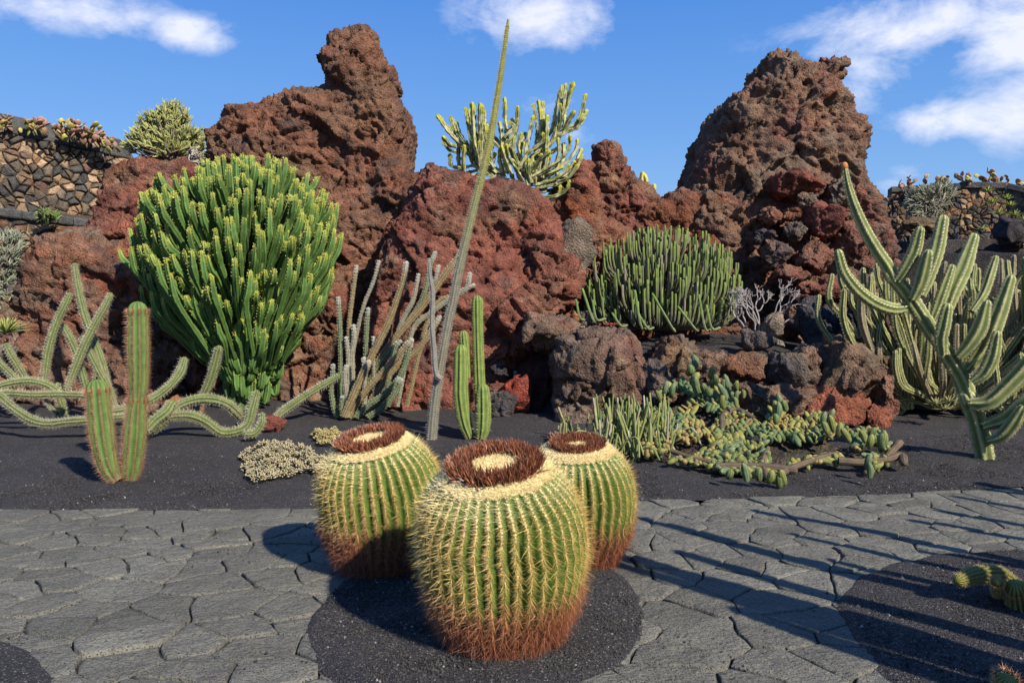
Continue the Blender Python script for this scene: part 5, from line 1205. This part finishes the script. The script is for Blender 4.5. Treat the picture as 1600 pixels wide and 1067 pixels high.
# ------------------------------------------------------------------ dry stone walls
def stone_wall(name, label, A, B, z0, zA, zB, n, seed, aspect=1.5, cope=True, cols=None, flip=False, proud=.05, cope_h=.26, group=None, cope_col=(.085, .085, .082)):
    """A->B foot line (x,y); stones are parts laid in a mortar core, with a coping of grey blocks"""
    A = np.array(A, float); B = np.array(B, float); Lw = np.linalg.norm(B-A); t = (B-A)/Lw; nrm = np.array([t[1], -t[0]]); rg = np.random.default_rng(seed)
    if nrm @ (-A) < 0: nrm = -nrm
    root = empty(name, (A[0], A[1], z0), label, 'wall', group); W = lambda s, z, d: np.stack([A[0]+t[0]*s+nrm[0]*d, A[1]+t[1]*s+nrm[1]*d, z], 1)
    c = np.array([(0, z0), (Lw, z0), (Lw, zB), (0, zA)], float)
    V = np.concatenate([W(c[:, 0], c[:, 1], 0.0), W(c[:, 0], c[:, 1], -.6)]); F = np.array([(0,1,2,3),(7,6,5,4),(0,4,5,1),(1,5,6,2),(2,6,7,3),(3,7,4,0)])
    part('core', V, F, root, (.12, .095, .072), M_ROCK, smooth=False)
    H = (zA+zB)/2-z0; area = Lw*H; sz = math.sqrt(area/n); sx, sy = sz*math.sqrt(aspect), sz/math.sqrt(aspect); seeds = []
    ny = int(H/sy)+1
    for iy in range(ny):
        for ix in range(int(Lw/sx)+1):
            seeds.append(((ix+.5*(iy % 2)+.25)*sx+rg.normal()*sx*.33, z0+(iy+.5)*sy+rg.normal()*sy*.32))
    seeds = [q for q in seeds if rg.random() > .18]
    seeds = [q for q in seeds if 0 < q[0] < Lw and z0 < q[1] < zA+(zB-zA)*q[0]/Lw]; cl = cells2d(seeds, c, .010); cnt = 0
    cols = cols or [((.060, .052, .046), .42), ((.040, .040, .042), .2), ((.125, .085, .052), .22), ((.23, .15, .085), .12), ((.095, .055, .040), .04)]
    for q, pol in zip(seeds, cl):
        if pol is None or len(pol) < 3: continue
        pol = np.array(ragged(pol, .10, .0, rg))
        if len(pol) < 3: continue
        q3 = np.c_[pol, pol[:, 0]*0]; pol = pol+np.stack([.085*fbm(q3*4.0, 2, seed), .07*fbm(q3*4.0+9, 2, seed)], 1)+rg.normal(size=pol.shape)*.006; m = len(pol)
        if m < 3: continue
        cen = pol.mean(0); d = proud*rg.uniform(.5, 1.7); r1 = cen+(pol-cen)*.80; r2 = cen+(pol-cen)*.55; tl = rg.normal(size=2)*.16
        dz = lambda p: (p-cen)@tl
        V = np.concatenate([W(pol[:, 0], pol[:, 1], -.04), W(pol[:, 0], pol[:, 1], d*.45), W(r1[:, 0], r1[:, 1], d*.9+dz(r1)), W(r2[:, 0], r2[:, 1], d*1.1+dz(r2)+rg.normal(size=m)*.006), W(cen[None, 0], cen[None, 1], d*1.15)])
        F4 = [(k*m+a, k*m+(a+1) % m, (k+1)*m+(a+1) % m, (k+1)*m+a) for k in range(3) for a in range(m)]; F3 = [(3*m+a, 3*m+(a+1) % m, 4*m) for a in range(m)]
        if flip: F4 = [f[::-1] for f in F4]; F3 = [f[::-1] for f in F3]
        ck = cols[int(rg.choice(len(cols), p=[w for _, w in cols]))][0]; g = rg.uniform(.8, 1.25)
        part('stone', V, [np.array(F4), np.array(F3)], root, np.array(ck)*g, M_STONE, smooth=False); cnt += 1
        if cnt >= 298: break
    if cope:
        s = 0
        while s < Lw:
            w = min(rg.uniform(.5, 1.0), Lw-s); 
            if w < .12: break
            za = zA+(zB-zA)*(s+.01)/Lw; zb = zA+(zB-zA)*(s+w-.012)/Lw; a, b_ = s+.006, s+w-.010; e = .025; hh = cope_h*rg.uniform(.95, 1.05); jd = rg.uniform(0, .02)
            prof = [(.09+jd, .0), (.11+jd, e), (.11+jd, hh-e), (.09+jd, hh), (-.55, hh), (-.55, 0)]
            V = np.concatenate([W(np.full(6, ss), np.array([z+p[1] for p in prof]), 0)+np.array([[nrm[0]*p[0], nrm[1]*p[0], 0] for p in prof]) for ss, z in ((a, za), (b_, zb))])
            F = [(k, (k+1) % 6, 6+(k+1) % 6, 6+k) for k in range(6)]+[(0, 1, 2, 3), (0, 3, 4, 5), (9, 8, 7, 6), (11, 10, 9, 6)]
            part('coping_block', V, np.array(F), root, np.array(cope_col)*rg.uniform(.85, 1.15), M_STONE, smooth=False); s += w
    return root
# far left: upper wall, ledge, lower wall
A = P(-70, 345, 17.4); B = P(205, 345, 19.3)
zt = lambda px, py, Y: P(px, py, Y)[2]
stone_wall('stone_wall', 'dry stone wall of tan and dark stones rising at the far left, upper tier', A[:2], B[:2], zt(0, 372, 17.9), zt(-70, 192, 17.4), zt(205, 250, 19.3), 300, 131, aspect=1.9, cope_h=.40, cols=[((.145, .115, .085), .36), ((.080, .076, .070), .24), ((.22, .155, .10), .22), ((.38, .27, .17), .12), ((.16, .10, .075), .06)], proud=.08)
A = P(-70, 420, 16.2); B = P(146, 420, 17.0)
stone_wall('stone_wall', 'lower tier of the left stone wall under a grey ledge', A[:2], B[:2], .2, zt(-70, 330, 16.2), zt(146, 357, 17.0), 220, 132, aspect=1.8, cols=[((.145, .105, .075), .4), ((.085, .075, .065), .3), ((.19, .11, .07), .2), ((.27, .19, .12), .1)], cope_h=.17)
# soil shelf between the two tiers
V = np.array([P(-240, 334, 15.9), P(148, 352, 17.1), P(230, 345, 19.6), P(-270, 345, 17.3)]); V[:, 2] = [zt(-230, 322, 15.8)+.1, zt(146, 357, 17.0)+.1, zt(215, 340, 19.3), zt(-260, 330, 17.0)]
Vs = np.concatenate([V, V-[0, 0, .4]]); tag(ob('wall_shelf', mkmesh('wall_shelf', Vs, np.array([(0,1,2,3),(7,6,5,4),(0,4,5,1),(1,5,6,2),(2,6,7,3),(3,7,4,0)]), (.10, .075, .055), M_ROCK, smooth=False)), 'soil shelf between the two tiers of the left wall', kind='structure')
# far right curved wall in three runs
RC = [((.12, .10, .08), .30), ((.080, .076, .072), .18), ((.22, .14, .085), .30), ((.31, .18, .095), .15), ((.38, .26, .16), .07)]
def rseg(lbl, x0, Y0, x1, Y1, y0, y1, n, seed, zb=378):
    A = P(x0, zb, Y0); B = P(x1, zb, Y1); return stone_wall('stone_wall', lbl, A[:2], B[:2], min(A[2], B[2])-.4, zt(x0, y0, Y0), zt(x1, y1, Y1), n, seed, aspect=1.35, cols=RC, proud=.045, cope_h=.19)
rseg('far right dry stone wall, main flat run behind the draping grey shrub', 1392, 24.5, 1500, 24.0, 302, 297, 190, 141)
rseg('far right dry stone wall, middle run with green aloes in front', 1500, 24.0, 1575, 23.6, 295, 296, 130, 142)
rseg('far right dry stone wall, run dropping away at the right edge', 1575, 23.6, 1650, 22.8, 296, 314, 130, 143)
rseg('far right dry stone wall, low stub next to the right crag', 1368, 24.7, 1393, 24.5, 320, 320, 40, 144)
# dark ledges below the right wall
def ledge(label, pts, z0, zt_, depth, col):
    P2 = np.array([p[:2] for p in pts]); n = len(P2); xs = np.linspace(0, 1, 90); q = np.stack([np.interp(xs*(n-1), range(n), P2[:, k]) for k in (0, 1)], 1)
    V = []; 
    for kx, (x, y) in enumerate(q): V += [(x, y, z0), (x, y, zt_-.06), (x, y+.06, zt_), (x, y+depth, zt_+.05), (x, y+depth, z0)]
    V = np.array(V); V += .07*np.stack([fbm(V*2, 3, 1), fbm(V*2, 3, 2), fbm(V*2, 3, 3)], 1); i = np.arange(89)[:, None]*5+np.arange(4)[None]; i = i.ravel()
    tag(ob('terrace_ledge', mkmesh('terrace_ledge', V, np.stack([i, i+5, i+6, i+1], 1), col, M_ROCK)), label, kind='structure')
ledge('dark terrace ledge below the far right wall', [P(1340, 400, 22.5), P(1480, 400, 22.0), P(1760, 400, 21.0)], 0, zt(1500, 374, 22), 3.5, (.055, .050, .048))
ledge('dark planted slope in front of the far right terrace', [P(1330, 400, 19.0), P(1480, 400, 18.0), P(1800, 400, 17.0)], 0, zt(1500, 396, 18), 4.5, (.035, .033, .034))
boulder('dark_boulder', 'pointed dark boulder standing under the far right wall', 1578, 366, 24, 30, 21.0, [DARK*1.2, DARK*2], 302, n=4)
boulder('dark_boulder', 'tan rock at the foot of the far right wall, left', 1440, 352, 38, 14, 21.5, [BRN*1.2, OLV], 303, n=4)
boulder('dark_boulder', 'brown rock at the foot of the far right wall, right of the pointed one', 1600, 372, 26, 22, 21.2, [BRN, GRYB], 304, n=4)

# ------------------------------------------------------------------ prickly pears on the walls
def pad_mesh(seed, c0, c1):
    V, F = icos(2); V = V*[1, .22, 1.25]; V[:, 0] *= 1-.22*np.clip(-V[:, 2], 0, 1); V[:, 2] += 1.1
    return mkmesh('pad', V, F, lerp(c0, c1, sstep(.0, 2.2, V[:, 2])), M_PLANT)
PADS = [pad_mesh(1, (.14, .15, .06), (.36, .17, .12)), pad_mesh(2, (.17, .10, .07), (.42, .23, .17)), pad_mesh(3, (.20, .23, .05), (.45, .38, .09))]
def prickly(label, px, py, Y, w, h, n, seed, group):
    b = P(px, py, Y); root = empty('prickly_pear', b, label, 'cactus', group); rg = np.random.default_rng(seed); s = Y/FPX; nodes = []
    for i in range(int(n*2.3)):
        if i < max(3, n//3): p = np.array([rg.normal()*w*s*.3, rg.uniform(-.15, .15), -.05]); d = np.array([rg.normal()*.5, rg.normal()*.3, 1.0])
        else:
            q = nodes[int(rg.integers(len(nodes)))]; 
            if q[2] > h*s*.9: q = nodes[0]
            p = q+[rg.normal()*.03, rg.normal()*.03, 0]; d = np.array([rg.normal()*.8, rg.normal()*.3, .8])
        d /= np.linalg.norm(d); r = rg.uniform(.052, .082); nodes.append(p+d*r*2.1)
        o = bpy.data.objects.new('pad', PADS[int(rg.choice(3, p=[.35, .4, .25]))]); COL.objects.link(o); o.parent = root; o.location = p
        e = Vector(d).to_track_quat('Z', 'Y').to_euler(); o.rotation_euler = (e.x, e.y, e.z+rg.uniform(-.7, .7)); o.scale = (r, r, r)
GL = 'prickly pears along the top of the left wall'; GR = 'prickly pears along the top of the right wall'
for i, (x, y, w, h, n, lb) in enumerate([(-8,200,24,18,9,'prickly pear at the far left end of the wall top'),(22,200,22,16,9,'small brownish prickly pear near the left edge of the wall top'),(70,208,30,22,15,'yellow and pink prickly pear where the coping starts to fall'),(98,214,34,26,18,'broad pinkish prickly pear in the middle of the left wall top'),
        (122,220,26,24,14,'dense rose brown prickly pear right of the middle of the left wall top'),(148,226,30,30,16,'tall prickly pear with a single raised pink pad on the left wall top'),(178,234,24,22,12,'last prickly pear on the left wall top, next to the yellow green bush')]):
    prickly(lb, x, y+2, 17.6+.5*i/3, w, h, n, 150+i, GL)
for i, (x, y, w, h, n, lb) in enumerate([(1424,298,26,24,11,'reddish prickly pear left of the draping shrub on the right wall'),(1452,296,24,26,12,'dark red prickly pear above the draping shrub'),(1508,288,22,18,10,'small dark prickly pear alone on the flat top of the right wall'),
        (1543,288,30,24,16,'broad pinkish prickly pear at the middle of the right wall top'),(1566,294,24,20,11,'prickly pear where the right wall starts to fall'),(1590,302,26,20,12,'prickly pear at the right edge of the photo on the wall'),(1378,322,12,14,5,'tiny reddish prickly pear between the right crag and the wall')]):
    prickly(lb, x, y+1, 23.9, w, h, n, 160+i, GR)

# ------------------------------------------------------------------ twiggy bushes
def bush(name, label, pxs, Y, n, seed, c0, c1, bark, tr=.012, seg=.16, depthk=.35, base=None, cat='bush', leaf=0.0):
    """branching from several feet; the outermost forks carry short pale fingers"""
    rg = np.random.default_rng(seed); s = Y/FPX; poly = np.array(pxs, float); cx, cy = base if base else (poly[:, 0].mean(), poly[:, 1].max())
    b = P(cx, cy, Y); root = empty(name, b, label, cat); L = []; W = []
    lo = poly.min(0); hi = poly.max(0); q = rg.uniform(lo, hi, size=(n*6, 2)); q = q[sdpoly(q[:, 0], q[:, 1], poly) < -1][:n]
    wy = (hi[0]-lo[0])*s*depthk
    for x, y in q:
        t = P(x, y, Y)+[0, rg.uniform(-1, 1)*wy*.5, 0]; d = t-b; d = d/np.linalg.norm(d)+rg.normal(size=3)*.35+[0, -.1, .35]; d /= np.linalg.norm(d)
        m = t-d*seg
        for k in range(4):
            dd = d+rg.normal(size=3)*.38; dd /= np.linalg.norm(dd); e = m+dd*seg*rg.uniform(.6, 1.15)
            ax = np.cross(dd, [.2, .6, .77]); ax /= np.linalg.norm(ax); ay = np.cross(dd, ax); V = []
            for p_, r_ in ((m, tr*.7), (m*.45+e*.55, tr), (e, tr*.45)):
                for a in (0, 2.094, 4.189): V.append(p_+(ax*math.cos(a)+ay*math.sin(a))*r_)
            F = [(j*3+a, j*3+(a+1) % 3, (j+1)*3+(a+1) % 3, (j+1)*3+a) for j in range(2) for a in range(3)]
            L.append((np.array(V), np.array(F), lerp(c0, c1, np.repeat([0, .6, 1.], 3))*rg.uniform(.75, 1.2)))
        if rg.random() < .35: W.append([b+(m-b)*.15+rg.normal(size=3)*.05, b+(m-b)*.6+rg.normal(size=3)*.08, m])
    V, F, C = join(L); part('foliage', V, F, root, C, M_PLANT, kind='stuff')
    wl = [(lambda st: (st['V'], st['F'], bark))(stem(w, [.022, .015, .008], ribs=4, depth=0, na=1, n=5, tipn=1)) for w in W[:260]]
    if wl: V, F, C = join(wl); part('branches', V, F, root, C, M_DRY, kind='stuff')
bush('tangled_bush', 'yellow green bush of thin forking stems on top of the red rock at upper left', [(190,228),(200,206),(218,190),(222,178),(240,172),(258,160),(272,153),(285,158),(290,170),(302,175),(285,182),(288,192),(312,196),(324,200),(324,250),(310,248),(285,235),(262,240),(235,236)], 14.0, 1000, 171, (.15, .16, .06), (.46, .46, .17), (.16, .13, .10), base=(268, 250))
bush('tangled_bush', 'few bare white twigs hanging right of the yellow green bush', [(288,238),(320,246),(324,262),(300,262)], 13.3, 40, 172, (.28, .25, .2), (.35, .32, .26), (.3, .27, .22), base=(300, 240))
bush('hanging_bush', 'grey green bush at the left edge beside the low red rock', [(-30,362),(25,350),(46,365),(38,395),(28,430),(10,480),(-30,490)], 12.2, 330, 173, (.14, .15, .10), (.34, .36, .25), (.2, .17, .13), tr=.011, seg=.12, base=(-10, 430))
bush('draping_shrub', 'grey green shrub draping over the far right wall', [(1408,310),(1420,290),(1440,286),(1465,285),(1490,276),(1496,300),(1484,318),(1462,345),(1440,362),(1420,345)], 23.2, 520, 174, (.15, .14, .10), (.33, .33, .22), (.26, .22, .17), tr=.016, seg=.30, depthk=.25, base=(1450, 315))
bush('ledge_plant', 'small fresh green plant on the grey ledge at left', [(50,338),(58,326),(75,322),(92,328),(96,340),(72,340)], 16.3, 90, 175, (.10, .15, .04), (.22, .30, .09), (.1, .1, .05), tr=.012, seg=.14, base=(72, 341))

# ------------------------------------------------------------------ aloes and the left agave
def agave(name, label, px, py, Y, n, R, w, c0, c1, seed, tilt=(0, 0, 0), loc=None, group=None, cat='agave'):
    b = P(px, py, Y); root = empty(name, b, label, cat, group); rg = np.random.default_rng(seed)
    for i in range(n):
        a = i*2.399+rg.normal()*.1; q = (i+.5)/n; el = 1.25-1.1*q; d = np.array([math.cos(a)*math.cos(el), math.sin(a)*math.cos(el), math.sin(el)]); s_ = np.array([-math.sin(a), math.cos(a), 0]); n_ = np.cross(d, s_)*-1
        l = R*(.7+.3*q)*rg.uniform(.9, 1.1); t = np.linspace(0, 1, 7); ww = w*np.array([.8, 1, .95, .8, .6, .35, .02]); cen = d*(t*l)[:, None]+np.array([0, 0, -1])*(.10*l*t*t)[:, None]
        V = np.concatenate([cen+s_*ww[:, None]+n_*(ww*.25)[:, None], cen-n_*(ww*.25)[:, None], cen-s_*ww[:, None]+n_*(ww*.25)[:, None]]); F = [(k*7+j, k*7+j+1, ((k+1) % 3)*7+j+1, ((k+1) % 3)*7+j) for k in range(3) for j in range(6)]
        part('leaf', V+b, np.array(F), root, lerp(c0, c1, np.tile(t, 3)), M_PLANT)
    return root
agave('agave', 'green and yellow spiky rosette at the left edge over a grey stump', 8, 520, 10.9, 46, .36, .026, (.10, .17, .04), (.38, .38, .12), 181)
o = boulder('dead_stump', 'pale grey dead stump under the rosette at the left edge', 4, 560, 15, 32, 10.8, [(.28, .24, .20), (.17, .14, .11)], 182, n=4, amp=.5, cat='stump'); 
for i, (x, y, R) in enumerate([(1543,300,.28),(1550,318,.3),(1572,312,.3),(1560,335,.3),(1585,338,.32),(1598,345,.3),(1578,322,.26),(1535,360,.24)]):
    lb = ['highest green aloe on the right wall','green aloe second from the top on the right wall','aloe at the upper right of the wall group','aloe in the middle of the wall group','aloe low at the right of the wall group','lowest aloe at the right edge of the photo','small aloe between two larger ones on the wall','dull green aloe low on the wall, left of the others'][i]
    agave('aloe', lb, x, y, 22.9, 20, R, .022, (.10, .15, .035), (.34, .36, .10), 190+i, group='aloes growing on the right wall', cat='aloe')
for i, (x, y) in enumerate([(1475,640),(1482,628),(1462,632)]):
    agave('aloe', ['spiky yellowish rosette under the thicket, nearest','small rosette under the thicket, right','small rosette under the thicket, left'][i], x, y, 10.3, 18, .17, .012, (.16, .17, .06), (.38, .34, .16), 290+i, cat='aloe', group='small rosettes in the shade below the cactus thicket')

# ------------------------------------------------------------------ lower right: lying cactus and corner cactus
def lying():
    k = .2315; b = G(1575, 950); Y = b[1]; s = Y/FPX; pl = Plant('bent_cactus', 'thick ribbed cactus lying bent on the gravel at lower right, small offshoot beside it', 'cactus', b, seed=201)
    C1 = lambda st: lerp([.060, .080, .018], [.26, .22, .060], st['c']**1.5)
    def S(P_, r, nm, ribs=13, tuft=True):
        st = pl.stem(P_, r, C1, nm, ribs=ribs, depth=.20, na=4, n=34, tipn=6); pl.spine(st, .017, 6, .017, .9, .0024, (.44, .33, .13), out=.6)
        A, D, T, u = areoles(st, .006, .97, 1.0)
        if tuft: pl.sp.append(spines(A, D, T, 8, .02, .7, .003, (.45, .20, .09), pl.rg, out=.5))
        return st
    a = np.array([P(1400+x*k, 820+y*k, Y+dy) for x, y, dy in [(880,520,.25),(800,420,.22),(700,345,.15),(600,330,.1),(500,345,.05),(425,372,0)]]); S(a, np.array([50, 60, 63, 63, 56, 40])*k*s, 'lying_stem', 13, False)
    S(np.array([P(1400+x*k, 820+y*k, Y+dy) for x, y, dy in [(830,590,.0),(825,520,-.05),(812,430,-.10)]]), np.array([62, 74, 66])*k*s, 'upright_stem', 14)
    S(np.array([P(1400+x*k, 820+y*k, Y+dy) for x, y, dy in [(690,470,.1),(688,430,-.02),(684,385,-.10)]]), np.array([30, 40, 34])*k*s, 'offshoot', 12); pl.finish()
    b = G(1571, 1085); Y = b[1]; pl = Plant('bent_cactus', 'small round spiny cactus top at the bottom right corner', 'cactus', b, seed=202)
    st = pl.stem([b-[0, 0, .02], b+[0, 0, .03], b+[0, -.01, .055]], [.035, .05, .047], C1, 'body', ribs=13, depth=.2, na=4, n=12, tipn=6, tipk=.7); pl.spine(st, .012, 7, .020, .9, .0024, (.45, .32, .12), out=.6); 
    A, D, T, u = areoles(st, .004, .9, 1.0); pl.sp.append(spines(A*[1,1,1]+[0,0,.02], D, T, 8, .03, .5, .0028, (.46, .22, .10), pl.rg, out=.4)); pl.finish()
lying()

# ------------------------------------------------------------------ tall columns standing beside the viewer at the right; they throw the long shadows
def side_column(px, py, h, r, seed, bendx=0, arms=0):
    """(px,py): where the tip's shadow falls on the ground"""
    Yt = CH*FPX/(py-HZ); xt = (px-800)/FPX*Yt; Ls = h/math.tan(SUN_EL); b = np.array([xt+math.sin(SUN_AZ)*Ls, Yt-math.cos(SUN_AZ)*Ls, 0.0])
    pl = Plant('column_cactus', 'tall green column cactus standing just outside the right edge of the view', 'cactus', b, 'tall columns beside the viewer', seed); rg = pl.rg
    C1 = lambda st: lerp([.055, .10, .03], [.15, .18, .06], st['c'])
    pts = [b, b+[bendx*.3+rg.normal()*.02, rg.normal()*.03, h*.35], b+[bendx*.8, rg.normal()*.04, h*.7], b+[bendx*.0, 0, h]]
    st = pl.stem(pts, [r, r*1.05, r, r*.75], C1, ribs=8, depth=.2, na=3, n=40); pl.spine(st, .08, 4, .03, .9, .004, (.4, .3, .15), out=.7)
    for q in range(arms):
        z = h*rg.uniform(.3, .6); a = rg.uniform(0, 6.28); o = np.array([math.cos(a), math.sin(a), 0])*.22; p = b+[0, 0, z]
        pl.stem([p, p+o*.7+[0, 0, .05], p+o+[0, 0, .3], p+o+[0, 0, rg.uniform(.5, .9)]], r*.75, C1, 'arm', ribs=8, depth=.2, na=3, n=18)
    pl.finish()
for i, (px, py, h, r, bx, arms) in enumerate([(1183,798,2.9,.040,.10,0),(1003,811,3.1,.048,-.06,0),(1064,864,2.5,.045,.08,0),(985,872,2.7,.062,.05,0),(1160,955,1.9,.055,-.05,0),(965,880,3.0,.05,.1,0),(1302,877,2.1,.036,.05,0),(1445,766+95,1.7,.03,.05,0),
        (1470,798,2.6,.040,.1,0),(1495,776,3.0,.035,-.1,0),(1535,757,3.0,.06,0,2),(1555,765,2.9,.055,0,2),(1430,812,2.4,.035,.1,0),(1490,925,1.3,.05,0,0),(1110,905,2.2,.05,.04,0),(1240,835,2.3,.03,.05,0)]):
    side_column(px, py, h, r*1.45, 400+i, bx, arms)
